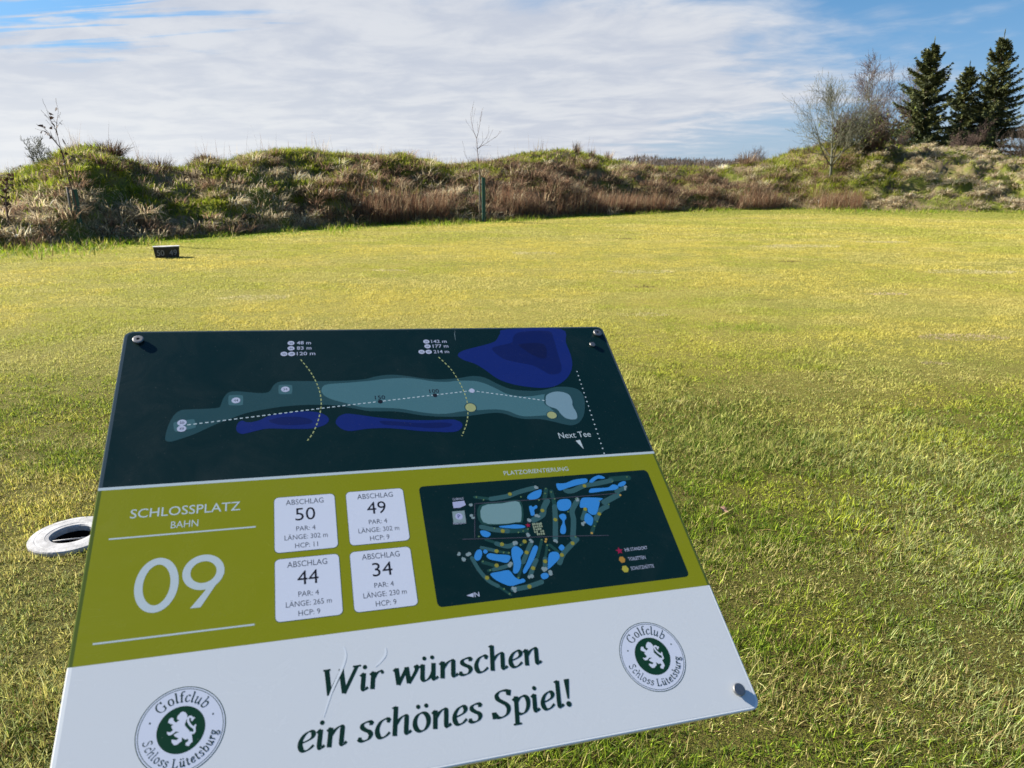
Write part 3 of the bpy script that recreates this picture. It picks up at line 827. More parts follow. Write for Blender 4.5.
# ---- pen-drawn serif letters: x-height 480, cap 715, ascender 745
def _arch(x): return ('c', [(x, 250), (x + 90, 400), (x + 180, 472), (x + 240, 455), (x + 250, 350), (x + 250, 95), (x + 272, 22), (x + 312, 20), (x + 362, 78)])
_ent = ('l', [(5, 405), (88, 478)])
GLYPH = {
 'i': (215, [_ent, ('c', [(85, 476), (85, 250), (86, 95), (108, 22), (148, 20), (198, 78)])], [(100, 640, 56)]),
 'l': (215, [('l', [(0, 712), (92, 748)]), ('c', [(88, 745), (88, 400), (89, 95), (111, 22), (151, 20), (201, 78)])], []),
 'r': (315, [_ent, ('l', [(85, 478), (85, 0)]), ('c', [(86, 260), (150, 400), (225, 468), (290, 455)])], [(285, 428, 42)]),
 'n': (460, [_ent, ('l', [(85, 478), (85, 0)]), _arch(86)], []),
 'h': (460, [('l', [(0, 712), (92, 748)]), ('l', [(85, 745), (85, 0)]), _arch(86)], []),
 'u': (465, [_ent, ('c', [(85, 476), (84, 250), (88, 90), (130, 20), (200, 30), (280, 120), (335, 260)]), ('c', [(335, 478), (335, 250), (336, 95), (358, 22), (398, 20), (448, 78)])], []),
 'w': (590, [('l', [(0, 410), (75, 478)]), ('l', [(68, 478), (140, 12)]), ('l', [(135, 5), (310, 455)]), ('l', [(300, 470), (375, 12)]), ('c', [(370, 5), (450, 160), (525, 330), (540, 430), (510, 470)])], [(505, 440, 42)]),
 'W': (800, [('l', [(-20, 703), (140, 703)]), ('l', [(58, 705), (175, 8)]), ('l', [(170, 0), (400, 700)]), ('l', [(370, 690), (490, 8)]), ('l', [(485, 0), (720, 705)]), ('l', [(630, 703), (810, 703)])], []),
 's': (355, [('c', [(300, 395), (260, 462), (175, 470), (100, 425), (95, 345), (165, 275), (255, 210), (285, 130), (240, 40), (150, 8), (75, 30), (35, 85)])], [(295, 410, 36), (48, 78, 38)]),
 'c': (375, [('c', [(325, 400), (285, 465), (215, 465), (130, 400), (75, 270), (75, 140), (125, 35), (205, 12), (280, 50), (350, 120)])], [(312, 405, 40)]),
 'e': (385, [('c', [(72, 215), (170, 235), (280, 290), (325, 370), (300, 450), (230, 470), (140, 405), (78, 280), (72, 150), (120, 40), (200, 12), (280, 50), (355, 125)])], []),
 'o': (445, [('o', (222, 240, 155, 232))], []),
 'S': (500, [('c', [(415, 590), (385, 680), (300, 712), (190, 690), (125, 605), (150, 500), (250, 410), (355, 320), (400, 210), (360, 75), (250, 8), (140, 20), (62, 110)]), ('l', [(432, 715), (412, 560)]), ('l', [(45, 165), (62, -10)])], []),
 'p': (455, [('l', [(0, 400), (90, 485)]), ('l', [(90, 500), (90, -240)]), ('c', [(92, 320), (170, 430), (260, 475), (345, 430), (380, 310), (365, 160), (300, 45), (205, 8), (95, 50)]), ('l', [(0, -238), (195, -238)])], []),
 '!': (230, [('t', [(45, 748), (182, 748), (136, 200), (92, 200)])], [(114, 55, 72)]),
 'G': (680, [('c', [(545, 560), (490, 670), (360, 712), (210, 660), (95, 500), (80, 300), (160, 100), (320, 5), (460, 20), (570, 90)]), ('l', [(560, 60), (560, 300)]), ('l', [(460, 300), (640, 300)]), ('l', [(548, 715), (548, 545)])], []),
 'L': (540, [('l', [(120, 710), (120, 5)]), ('l', [(20, 702), (225, 702)]), ('l', [(20, 12), (420, 12)]), ('l', [(420, 12), (480, 180)])], []),
 'b': (460, [('l', [(10, 715), (92, 748)]), ('l', [(85, 745), (85, 20)]), ('c', [(87, 320), (165, 430), (260, 475), (345, 430), (380, 310), (365, 160), (300, 45), (205, 8), (87, 40)])], []),
 'f': (290, [('c', [(335, 680), (290, 738), (215, 720), (160, 620), (150, 400), (150, 5)]), ('l', [(40, 462), (280, 462)]), ('l', [(60, 10), (250, 10)])], []),
 't': (310, [('c', [(130, 600), (130, 350), (133, 110), (165, 25), (215, 20), (285, 75)]), ('l', [(25, 462), (265, 462)])], []),
 'g': (450, [('o', (200, 335, 125, 135)), ('c', [(120, 225), (105, 150), (180, 95), (310, 60), (380, -20), (340, -130), (210, -180), (90, -130), (80, -40), (160, 60)]), ('l', [(290, 430), (410, 465)])], []),
 ' ': (215, [], [])}
UML = {'ü': ('u', 210), 'ö': ('o', 225)}
def glyph_adv(ch): return GLYPH[UML[ch][0] if ch in UML else ch][0]
def pen(pr, ch, tf, sc, key, z, nib):
    """draw one letter; tf maps font units to mm"""
    dots = []
    if ch in UML: ch, ux = UML[ch]; dots = [(ux - 92, 645, 54), (ux + 92, 645, 54)]
    adv_, strokes, d2 = GLYPH[ch]
    for kind, pt in strokes:
        if kind == 'o': pt2 = [(pt[0] + pt[2] * math.cos(t_), pt[1] + pt[3] * math.sin(t_)) for t_ in np.linspace(0, 2 * math.pi, 37)[:-1]]
        elif kind == 'c': pt2 = catmull(pt, 5)
        elif kind == 'l': pt2 = [(pt[0][0] + (pt[-1][0] - pt[0][0]) * k / 6, pt[0][1] + (pt[-1][1] - pt[0][1]) * k / 6) for k in range(7)]
        else: pt2 = pt
        m2 = [tf(x_, y_) for x_, y_ in pt2]
        if kind == 't': pr.poly(m2, key, z[0])
        else: pr.stroke(m2, 0, key, z[0], closed=(kind == 'o'), nib=(nib[0] * sc, nib[1] * sc, nib[2]))
        z[0] += 0.15
    for x_, y_, r_ in d2 + dots:
        c0 = tf(x_, y_); pr.ell(c0[0], c0[1], r_ * sc, r_ * sc, key, z[0], 16); z[0] += 0.15
def pen_line(pr, txt, x0, x1, y, xh, key, z, slant, nib):
    tot = sum(glyph_adv(c_) for c_ in txt); sy = xh / 480; sx = (x1 - x0) / tot; cx = 0; zz_ = [z]
    for c_ in txt:
        pen(pr, c_, lambda a_, b_, cx=cx: (x0 + (cx + a_) * sx + b_ * sy * slant, y + b_ * sy), (sx + sy) / 2, key, zz_, nib)
        cx += glyph_adv(c_)
def pen_arc(pr, txt, cx, cy, rx, ry, a0, a1, inside, size, key, z, nib):
    """letters round a circle from bearing a0 to a1 (degrees, anticlockwise from +x)"""
    tot = sum(glyph_adv(c_) for c_ in txt); pos = 0; zz_ = [z]; sc = size / 715
    for c_ in txt:
        a_ = glyph_adv(c_); th = R(a0 + (a1 - a0) * (pos + a_ / 2) / tot)
        def tf(x_, y_, th=th, a_=a_):
            lx = (x_ - a_ / 2) * sc; ly = y_ * sc
            if inside: ux, uy, vx, vy = -math.sin(th), math.cos(th), -math.cos(th), -math.sin(th)
            else: ux, uy, vx, vy = math.sin(th), -math.cos(th), math.cos(th), math.sin(th)
            return (cx + rx * math.cos(th) + ux * lx + vx * ly, cy + ry * math.sin(th) + uy * lx + vy * ly)
        pen(pr, c_, tf, sc, key, zz_, nib)
        pos += a_

PX = {
 'cards': [[(190.1,320.6),(259.8,321.7),(258.2,248.3),(189.5,248.5)],[(273.0,322.1),(341.3,321.7),(339.5,248.9),(271.4,249.4)],[(189.4,241.3),(259.2,240.2),(257.2,167.1),(189.3,167.9)],[(271.9,240.5),(340.8,241.0),(338.4,167.8),(270.0,167.6)]],
 'hdr': [(37.2,308.7),(152.1,308.6),(151.9,320.3),(79.9,292.0),(108.0,291.4),(19.1,284.8),(169.3,284.4),(19.2,168.3),(168.8,167.9)],
 'nine': [(50.4,226.7),(92.5,223.0),(68.4,256.3),(72.5,193.7),(95.9,230.1),(137.3,229.7),(115.2,255.1),(110.6,195.0)],
 'slog1': [(242.6,84.9),(256.5,84.6),(271.3,84.4),(283.5,84.4),(310.3,84.3),(336.1,84.0),(357.3,84.5),(447.5,85.3),(464.0,88.7),(408.9,84.8)],
 'slog1top': [(236.3,110.6),(271.3,109.9),(359.4,102.3),(277.6,107.5),(414.8,113.3)],
 'slog2': [(209.9,43.3),(216.3,36.7),(240.5,36.6),(299.8,36.9),(324.4,36.6),(403.6,36.8),(443.5,36.1),(471.3,36.5),(481.7,36.3),(484.3,36.9),(416.0,27.4)],
 'slog2top': [(305.8,64.3),(255.1,54.6),(233.7,60.7),(476.5,64.3),(416.8,62.6)],
 'fair_out': [(65.8,414.6),(64.4,420.0),(66.1,436.3),(70.9,452.7),(77.4,460.9),(85.4,462.7),(105.9,462.7),(122.5,463.5),(125.5,467.5),(128.3,478.6),(133.4,488.0),(140.8,490.6),(151.6,489.5),(171.3,486.1),(182.2,486.5),(186.7,490.9),(191.2,500.1),(200.2,505.4),(225.2,504.9),(271.5,503.0),(308.3,504.5),(328.5,509.9),(348.7,511.8),(368.5,508.8),(388.3,503.9),(408.4,500.4),(429.1,500.3),(445.5,501.6),(465.0,504.7),(482.6,500.6),(498.6,488.0),(517.4,476.9),(543.1,472.4),(564.9,473.0),(588.2,478.1),(609.9,476.1),(621.8,468.7),(624.1,453.1),(616.3,426.9),(604.9,411.4),(592.5,405.7),(579.9,408.1),(565.5,413.8),(546.0,419.7),(525.5,420.9),(510.9,425.0),(497.1,432.1),(482.2,434.6),(459.1,432.7),(438.8,430.8),(414.3,431.6),(392.7,433.5),(398.3,433.2),(379.1,436.3),(360.3,441.7),(341.3,445.3),(312.9,447.1),(294.5,452.4),(281.6,456.3),(268.8,459.8),(246.3,461.9),(219.5,462.4),(190.9,459.8),(158.6,453.4),(137.8,444.5),(121.5,437.0),(97.8,423.2),(78.5,415.1),(70.8,412.9)],
 'fair_in': [(251.7,487.4),(253.8,493.7),(261.6,497.8),(288.5,499.3),(317.8,501.5),(337.9,504.1),(368.0,504.8),(387.9,501.2),(407.7,496.3),(428.2,494.9),(437.5,496.3),(463.2,495.3),(478.0,490.5),(494.2,479.7),(507.7,469.0),(524.9,463.2),(546.0,462.1),(566.8,464.5),(569.1,452.6),(567.0,439.5),(572.4,429.4),(563.2,425.1),(552.8,425.7),(526.6,425.6),(514.5,429.5),(503.2,436.6),(486.1,440.7),(460.6,440.6),(440.4,440.1),(415.2,436.9),(393.4,438.1),(408.7,436.6),(389.3,439.5),(370.4,444.4),(351.5,449.7),(326.7,452.4),(304.1,454.4),(285.8,461.6),(267.5,468.8),(256.7,475.7),(252.3,482.3)],
 'green': [(563.8,452.9),(567.7,462.7),(578.7,468.3),(591.1,468.4),(602.0,462.7),(604.1,450.8),(602.1,440.9),(604.2,427.6),(602.2,418.0),(595.4,415.8),(585.5,418.9),(579.8,427.4),(576.7,435.7),(567.4,441.1),(562.9,446.3)],
 'bunk': [[(451.0,445.9),(458.5,445.4),(452.4,453.5)],[(566.0,425.6),(573.1,425.2),(567.7,431.9)]],
 'dots': [(458.5,476.7),(404.4,470.8),(327.8,463.2),(403.9,470.5)],
 'tees': [[(71.6,442.8),(95.5,447.0),(98.3,432.8),(74.7,427.5)],[(134.5,484.3),(152.2,483.4),(152.5,466.0),(135.0,467.0)],[(196.8,499.2),(214.1,498.4),(213.7,482.2),(196.6,483.1)]],
 'discs': [(81.7,441.7),(81.9,432.2),(143.8,474.8),(205.2,491.0),(85.7,441.4),(214.4,577.2),(214.2,566.9),(204.6,556.3),(214.7,556.0),(407.1,575.9),(407.5,566.1),(397.2,555.0),(407.6,554.7)],
 'legtxt': [(222.3,574.2),(241.4,574.3),(222.0,563.8),(241.8,563.3),(221.7,553.0),(246.5,552.3),(414.6,572.7),(437.7,572.7),(415.4,562.9),(438.8,562.9),(415.0,551.5),(437.9,552.0)],
 'line': [(88.0,437.7),(268.7,457.6),(458.5,476.7),(562.5,452.9)],
 'arc1': [(226.5,545.0),(239.3,519.7),(247.8,492.6),(250.4,466.5),(246.6,441.6),(238.9,417.9),(230.4,403.4)],
 'arc2': [(420.6,544.0),(434.0,521.5),(441.8,498.9),(446.7,475.2),(447.8,455.6),(444.8,433.6),(439.0,415.4),(429.9,397.3)],
 'pondA': [(449.9,545.7),(456.8,554.5),(475.6,561.3),(498.8,568.2),(514.2,575.4),(524.4,590.5),(536.4,600.0),(627.2,599.8),(627.6,569.0),(627.8,538.5),(622.9,516.5),(612.2,498.9),(599.0,487.1),(583.0,479.1),(563.3,477.2),(539.8,481.0),(519.7,487.0),(500.7,498.1),(485.7,516.1),(472.2,528.9),(457.6,536.5)],
 'pondA1': [(504.8,556.9),(514.6,564.1),(538.5,571.0),(543.9,582.4),(558.0,593.7),(605.1,594.9),(609.2,577.2),(607.8,550.4),(605.9,517.1),(598.3,504.8),(583.9,503.6),(574.7,511.0),(560.8,522.3),(534.9,530.4),(517.4,538.2)],
 'pondA2': [(550.3,567.0),(589.0,566.8),(587.7,539.7),(578.3,536.3),(566.1,544.1),(557.1,553.6)],
 'pondB': [(145.5,425.6),(146.3,435.4),(151.4,440.8),(158.8,437.5),(171.5,439.6),(184.3,446.6),(201.6,450.3),(223.6,452.0),(245.7,449.0),(256.5,441.8),(258.3,434.3),(252.4,427.3),(235.7,422.6),(209.8,423.7),(184.2,425.9),(171.5,423.9),(159.1,420.5),(150.8,419.7)],
 'pondB1': [(184.2,438.8),(201.5,443.6),(223.3,442.3),(236.3,437.1),(236.1,431.3),(218.5,429.5),(197.0,431.4)],
 'pondC': [(267.1,432.0),(271.3,440.2),(280.8,444.5),(293.7,442.6),(321.3,436.0),(351.2,430.5),(387.6,427.1),(417.1,426.6),(425.5,425.4),(433.2,420.3),(433.1,412.7),(424.6,405.7),(410.1,405.2),(403.9,405.9),(375.4,409.5),(347.5,414.9),(328.9,417.3),(306.5,417.6),(286.1,415.3),(275.4,418.4),(268.6,425.9)],
 'pondC1': [(324.5,429.7),(348.9,427.0),(377.2,422.8),(406.5,422.2),(419.8,418.9),(415.1,414.3),(395.3,413.1),(376.2,415.5),(350.0,420.1),(329.5,423.3)],
 'dotline': [(628.3,507.2),(624.0,354.2)],
 'nexttee': [(566.2,384.6),(614.0,382.9),(568.9,394.7),(588.0,376.5),(595.1,378.1),(596.0,363.8)],
 'labels': [(321.5,467.3),(335.0,467.4),(322.2,475.0),(397.5,475.3),(411.1,475.4)],
 'mapbox': [(361.9,322.1),(677.2,322.3),(677.7,162.0),(360.1,161.6)],
 'maptitle': [(474.7,329.8),(564.5,330.1),(476.3,336.8)],
 'blue': [[(541.5,310.7),(547.6,310.8),(555.4,311.0),(568.1,314.9),(584.0,315.7),(586.5,312.2),(582.9,308.6),(569.5,306.1),(555.1,303.0),(544.8,300.3),(541.5,302.1)],[(588.5,310.9),(595.0,315.9),(604.9,319.0),(612.5,314.8),(608.9,312.9),(601.2,313.6),(592.6,308.4),(588.8,308.7)],[(583.4,295.6),(587.8,299.1),(600.5,299.0),(612.4,299.0),(619.6,302.8),(625.1,301.2),(626.9,297.8),(620.8,294.4),(606.9,294.1),(590.8,292.8),(584.0,293.0)],[(626.8,301.7),(632.6,305.6),(639.0,306.6),(639.4,303.2),(634.5,299.3),(628.3,298.7)],[(535.3,282.8),(541.0,286.4),(551.3,286.1),(554.2,281.0),(551.1,274.1),(544.7,269.6),(535.6,270.5),(533.7,275.7)],[(532.9,263.7),(538.0,265.6),(541.3,263.8),(541.2,258.8),(537.9,255.2),(536.9,250.3),(536.7,244.4),(534.0,237.9),(530.1,236.9),(527.7,239.5),(530.5,247.0),(534.4,252.5),(534.6,256.5),(532.7,259.7)],[(568.7,283.8),(575.2,286.4),(598.5,283.2),(594.3,279.3),(589.9,271.4),(583.9,261.7),(577.7,259.8),(572.6,264.8),(573.4,270.9),(565.1,271.7),(564.2,274.9)],[(567.7,261.2),(571.9,262.9),(576.6,256.3),(575.3,250.4),(571.2,244.8),(567.2,247.2),(564.1,252.5)],[(497.2,293.6),(501.5,298.4),(509.9,302.2),(519.2,303.5),(515.3,294.0),(508.8,290.4),(499.5,290.3)],[(496.6,280.3),(500.0,281.0),(501.3,278.9),(506.6,281.4),(507.0,277.3),(502.2,274.7),(501.0,267.8),(496.5,266.7),(496.1,272.3)],[(452.3,256.1),(462.9,256.3),(473.5,256.4),(483.5,253.8),(483.7,250.9),(472.2,250.7),(455.3,253.8)],[(427.2,252.0),(434.0,251.6),(439.6,246.9),(434.8,242.7),(428.5,245.2)],[(413.8,219.8),(418.1,226.5),(423.2,226.9),(423.8,221.4),(420.0,214.6),(415.6,213.3),(413.6,216.2)],[(425.2,224.3),(428.7,226.8),(431.1,223.6),(427.6,220.9)],[(428.2,218.2),(433.0,221.2),(441.0,218.9),(455.7,216.0),(456.3,211.3),(451.0,206.5),(442.4,209.3),(431.4,213.3)],[(460.8,223.6),(466.8,227.1),(472.6,222.3),(474.1,217.5),(469.3,211.7),(468.0,202.8),(463.5,194.4),(458.6,191.4),(455.9,194.4),(458.9,203.8),(458.7,212.9)],[(468.0,193.9),(475.1,203.8),(484.9,219.1),(489.9,225.1),(493.9,223.7),(492.2,218.3),(484.4,206.3),(474.7,194.8),(469.3,190.2)],[(428.5,195.0),(439.6,196.3),(451.4,196.7),(456.2,188.2),(461.1,183.8),(466.2,184.4),(467.8,180.2),(459.0,178.3),(448.7,177.0),(438.3,182.6),(431.3,188.6)],[(488.0,185.1),(490.9,187.9),(496.1,188.0),(498.2,184.6),(495.6,181.4),(489.9,180.6)],[(504.8,210.8),(510.8,214.4),(517.4,212.6),(517.7,206.2),(512.1,200.5),(500.0,192.6),(499.8,195.7)],[(519.8,219.1),(524.9,222.9),(527.7,218.3),(522.6,214.5)]],
 'fw': [(6.6,[(450.0,295.9),(472.0,298.0),(487.8,302.7),(509.2,307.1)]),(7.8,[(522.6,286.1),(515.4,276.5),(511.1,266.8),(497.7,260.2)]),(6.8,[(530.4,277.1),(526.0,257.4),(519.1,231.7)]),(6.5,[(430.0,257.4),(444.5,252.1),(461.1,248.4)]),(7.1,[(552.2,306.5),(552.1,299.1),(561.4,298.2),(578.6,304.2),(601.0,306.6),(619.8,309.3)]),(6.3,[(635.3,295.9),(621.9,291.7)]),(8.2,[(622.1,286.3),(599.3,276.8)]),(7.0,[(601.1,270.3),(589.8,265.2),(580.6,253.9)]),(7.1,[(563.8,283.2),(552.0,268.9),(549.9,255.0),(541.9,230.3)]),(5.5,[(569.5,267.2),(562.3,255.7)]),(4.8,[(410.5,217.5),(415.8,201.8),(424.4,186.8),(434.2,178.8)]),(6.0,[(451.0,172.4),(469.6,173.6),(487.4,177.4)]),(4.8,[(433.6,199.7),(444.0,201.1),(456.4,203.8)]),(4.6,[(424.5,229.5),(435.6,225.5),(441.8,223.0)]),(6.0,[(443.9,232.9),(456.6,227.8),(467.6,230.7)]),(5.7,[(486.3,228.3),(478.1,216.2),(471.2,205.1)]),(5.6,[(487.7,205.9),(480.9,195.9),(475.1,185.9)]),(5.6,[(499.2,206.4),(495.5,192.4)]),(6.8,[(546.4,227.8),(538.5,222.1),(524.0,210.8),(515.7,199.1)])],
 'fwd': [(4.1,[(429.5,300.4),(450.0,295.9)]),(5.5,[(525.6,303.5),(519.4,288.4)]),(5.5,[(531.8,299.8),(531.0,279.1)]),(6.1,[(461.1,248.4),(485.4,246.8)]),(8.0,[(620.5,311.5),(645.8,311.6)]),(5.0,[(580.6,253.9),(568.5,234.2)]),(8.0,[(577.4,280.9),(571.6,271.1)]),(3.0,[(434.2,178.8),(447.1,166.1)]),(4.5,[(422.5,210.7),(436.3,204.3)]),(3.4,[(426.9,199.1),(434.6,200.4)]),(3.5,[(441.8,223.0),(456.3,218.6)]),(3.5,[(431.7,239.8),(444.1,233.8)]),(2.8,[(473.9,227.8),(480.1,231.8)]),(3.5,[(468.9,202.7),(460.7,185.9)]),(3.6,[(501.2,231.4),(490.3,209.3)]),(3.3,[(506.4,224.2),(500.1,208.2)]),(4.0,[(509.9,223.8),(517.8,213.6)])],
 'range': [[(432.7,287.4),(463.2,290.4),(487.4,289.3),(484.3,260.6),(473.9,258.3),(456.1,257.6),(430.0,262.2)],[(436.4,286.1),(462.7,288.0),(485.2,287.9),(481.9,261.8),(474.2,259.6),(456.4,258.9),(433.3,263.8)]],
 'roads': [[(427.7,290.9),(540.9,288.9),(620.9,288.6)],[(427.7,290.9),(418.7,243.4)],[(403.5,243.2),(459.0,238.8),(521.8,234.7),(590.0,228.6)]],
 'yd': [(475.9,300.7),(512.6,272.7),(455.1,249.0),(526.2,257.9),(579.6,304.1),(570.1,269.2),(587.0,260.4),(450.4,231.3),(441.8,223.0),(438.0,204.5),(423.5,190.4),(471.2,173.4),(478.3,217.1),(481.3,195.9),(498.3,202.9),(479.2,231.9),(539.4,223.0),(521.4,208.9)],
 'yr': 2.6,
 'od': [(625.1,285.4),(568.5,234.2),(507.1,232.1),(505.5,229.0)],
 'tdot': [(431.6,300.2),(440.0,295.4),(424.1,244.7),(489.3,295.3),(445.7,253.8),(474.4,245.1),(480.9,246.3),(511.9,288.1),(525.5,304.6),(522.7,297.5),(531.5,298.8),(533.4,288.1),(487.6,248.5),(644.2,312.8),(620.8,307.5),(562.6,285.9),(546.1,267.8),(593.4,279.4),(604.6,273.1),(580.8,249.8),(575.0,243.4),(545.8,231.4),(422.7,211.6),(429.1,199.3),(450.1,220.2),(456.3,219.0),(440.6,174.2),(445.7,167.5),(460.7,185.9),(501.3,231.9),(506.3,223.8),(507.2,217.0),(473.0,227.9),(545.9,231.1)],
 'pale': [(423.2,290.3),(420.0,272.9),(486.8,241.3),(492.4,260.7),(504.4,265.5),(512.2,307.9),(636.3,295.8),(562.0,248.7),(564.1,284.3),(406.7,222.0),(397.0,225.3),(401.0,218.0),(488.8,231.4),(452.6,172.6),(454.2,203.8),(475.5,186.2),(495.3,193.3),(518.6,227.6),(502.4,187.6),(466.4,230.8)],
 'bld': [[(400.1,295.9),(415.0,296.5),(416.1,290.0),(407.7,286.8),(400.0,287.2)],[(397.5,282.3),(413.0,282.4),(412.1,265.0),(396.5,266.2)]],
 'p': [(404.8,274.8),(407.3,274.5)],
 'bldtxt': [(401.0,298.2),(415.0,298.5),(396.1,263.9),(411.4,263.5)],
 'castle': [(494.5,256.2),(507.7,253.3),(505.8,237.0),(490.9,238.6)],
 'star': [(488.9,253.6)],
 'leg': [(597.1,206.2),(596.6,194.0),(596.5,181.3)],
 'leg2': [(604.4,204.3),(635.6,203.0),(604.9,191.6),(628.4,190.4),(604.0,178.9),(635.3,177.2),(605.8,208.5)],
 'north': [(395.4,171.8),(404.4,174.0),(403.4,168.8),(405.0,168.9),(410.6,168.6),(406.1,174.5)],
 'lion': [(105.5,90.3),(107.9,89.1),(109.3,86.8),(109.7,84.1),(108.7,81.9),(108.3,79.7),(107.6,78.0),(109.5,75.2),(111.6,72.8),(113.1,70.3),(114.5,68.3),(115.0,65.0),(115.5,61.7),(113.9,60.5),(112.4,58.3),(109.6,59.7),(109.6,61.7),(112.0,62.9),(111.4,65.0),(109.1,64.5),(106.1,67.1),(106.1,63.8),(104.2,62.6),(102.3,61.2),(99.7,61.3),(97.4,64.4),(97.4,66.6),(101.6,65.3),(103.3,66.7),(100.4,68.6),(98.7,70.4),(101.5,71.7),(103.6,72.3),(100.5,73.1),(98.8,71.9),(96.8,70.7),(94.6,70.6),(93.0,72.5),(92.9,74.1),(95.7,73.1),(98.0,74.7),(96.8,76.7),(96.2,78.7),(97.9,79.6),(95.2,80.9),(93.1,82.4),(94.0,85.2),(95.6,86.3),(97.6,85.5),(97.6,83.7),(99.9,81.0),(101.6,82.2),(102.9,82.9),(100.7,84.3),(101.0,86.7),(102.5,88.5),(103.7,89.9)],
 'tail': [(112.8,70.5),(115.5,69.4),(116.7,71.0),(116.2,73.6),(113.9,75.6),(111.9,78.2),(110.5,81.2),(110.7,83.9),(112.5,84.6),(114.2,82.4),(113.6,80.7)],
 'tail2': ([(114.2,82.4),(116.1,83.3)],[(116.1,74.1),(117.5,76.8)]),
 'emb': {'Ldots': [(78.2,84.3),(131.7,83.8)],'Lg': [(82.8,95.2),(125.0,94.5)],'LS': [(74.7,73.5),(135.3,74.0)],'Lc': [(104.6,74.2)],'Rd': [(566.3,83.0),(620.8,83.5)],'Rg': [(571.4,94.6),(612.5,94.0)],'RS': [(562.4,71.6),(625.1,71.6)],'Rc': [(593.0,73.2)],'Rb': [(589.4,45.2)],'Rt': [(596.1,101.5)]},
 'scr': [[(256.7,132.2),(258.4,123.7),(254.4,111.3),(242.1,87.9),(233.4,65.2)],[(299.7,125.2),(297.8,116.4),(287.2,106.4)]],
 'bolts': [(18.7,585.8),(686.3,587.1),(680.2,22.1)],
}

# ---- bands
def clip_band(y0, y1, r_top, r_bot):
    P_ = []
    x0, x1 = 4.5, PW - 3.5
    for cx, cy, a0, r_ in ((x1 - r_top, y1 - r_top, 0, r_top), (x0 + r_top, y1 - r_top, 90, r_top), (x0 + r_bot, y0 + r_bot, 180, r_bot), (x1 - r_bot, y0 + r_bot, 270, r_bot)):
        if r_ == 0: P_.append((cx, cy)); continue
        for k in range(7):
            t_ = R(a0 + 15 * k); P_.append((cx + r_ * math.cos(t_), cy + r_ * math.sin(t_)))
    return P_
b_ = Print(); b_.poly(clip_band(352.2, PH - 3, 8, 0), 'dark', 3); b_.build('dark_band')
b_ = Print(); b_.poly(clip_band(147.5, 348.2, 0, 0), 'olive', 3); b_.build('olive_band')
b_ = Print(); b_.poly(clip_band(3, 147.4, 0, 8), 'white', 3); b_.build('white_band')
b_ = Print(); b_.rect(0.6, 348.3, PW - 0.6, 352.1, 'pale', 3.2); b_.build('divider_line')

# ---- hole map on the dark band
h_ = Print()
h_.smooth(PX['pondA'], 'p1', 5); h_.smooth(PX['pondA1'], 'p2', 6); h_.smooth(PX['pondA2'], 'p3', 7)
h_.smooth(PX['fair_out'], 'fo', 5.2, 3); h_.smooth(PX['fair_in'], 'fi', 6.2, 3)
h_.smooth(PX['pondB'], 'p1', 6.4); h_.smooth(PX['pondB1'], 'p2', 7.4); h_.smooth(PX['pondC'], 'p1', 6.4); h_.smooth(PX['pondC1'], 'p2', 7.4)
gp_ = PX['green']; gx = sum(p_[0] for p_ in gp_) / len(gp_); gy = sum(p_[1] for p_ in gp_) / len(gp_)
h_.smooth([(gx + (x_ - gx) * 1.1, gy + (y_ - gy) * 1.1) for x_, y_ in gp_], 'fo', 7); h_.smooth(gp_, 'gr', 8)
for c0, cx_, cy_ in PX['bunk']:
    h_.ell(c0[0], c0[1], abs(cx_[0] - c0[0]) * 1.18, abs(cy_[1] - c0[1]) * 1.18, 'fo', 8.2); h_.ell(c0[0], c0[1], abs(cx_[0] - c0[0]), abs(cy_[1] - c0[1]), 'bunk', 9)
for q4 in PX['tees']:
    cx_ = sum(p_[0] for p_ in q4) / 4; cy_ = sum(p_[1] for p_ in q4) / 4
    h_.smooth([(a_[0] * .85 + b2[0] * .15, a_[1] * .85 + b2[1] * .15) for a_, b2 in ((q4[k], q4[(k + d_) % 4]) for k in range(4) for d_ in (-1, 1))], 'tee', 7, 3)
ln = PX['line']
h_.dashes([ln[0], ln[1], ln[2]], 4.2, 2.6, 1.5, 'dashw', 9.4); h_.dashes([ln[2], ln[3]], 4.2, 2.6, 1.5, 'dashw', 9.5)
h_.dashes(catmull(PX['arc1'], 10), 4.4, 2.6, 1.4, 'dash', 9.8); h_.dashes(catmull(PX['arc2'], 10), 4.4, 2.6, 1.4, 'dash', 9.8)
dd = PX['dots']; h_.ell(*dd[0], 4.0, 4.0, 'disc', 10.2); h_.ell(*dd[1], 3.2, 3.4, 'black', 10.2); h_.ell(*dd[2], 3.2, 3.4, 'black', 10.2)
lb = PX['labels']; h_.text('150', (lb[0][0] + lb[1][0]) / 2, lb[0][1], 13.5, 6.8, 'black', 10.4); h_.text('100', (lb[3][0] + lb[4][0]) / 2, lb[3][1], 13.5, 6.8, 'black', 10.4)
ds = PX['discs']
for k, s_ in zip(range(4), ('50', '49', '44', '34')):
    h_.ell(*ds[k], 5.4, 4.9, 'disc', 10 + 0.3 * k); h_.text(s_, ds[k][0], ds[k][1] - 2, 5.2, 4, 'grey', 12)
for k, s_ in zip(range(5, 13), ('34', '44', '50', '49', '34', '44', '50', '49')):
    h_.ell(ds[k][0], ds[k][1], 4.7, 4.2, 'disc', 10 + 0.2 * k); h_.text(s_, ds[k][0], ds[k][1] - 1.7, 4.4, 3.4, 'grey', 13)
lt = PX['legtxt']
for k, s_ in enumerate(('48 m', '83 m', '120 m', '142 m', '177 m', '214 m')):
    a_, b2 = lt[2 * k], lt[2 * k + 1]; h_.text(s_, a_[0], a_[1] + 0.2, b2[0] - a_[0], 6.4, 'disc', 10, 'L', 0.008)
dl = PX['dotline']
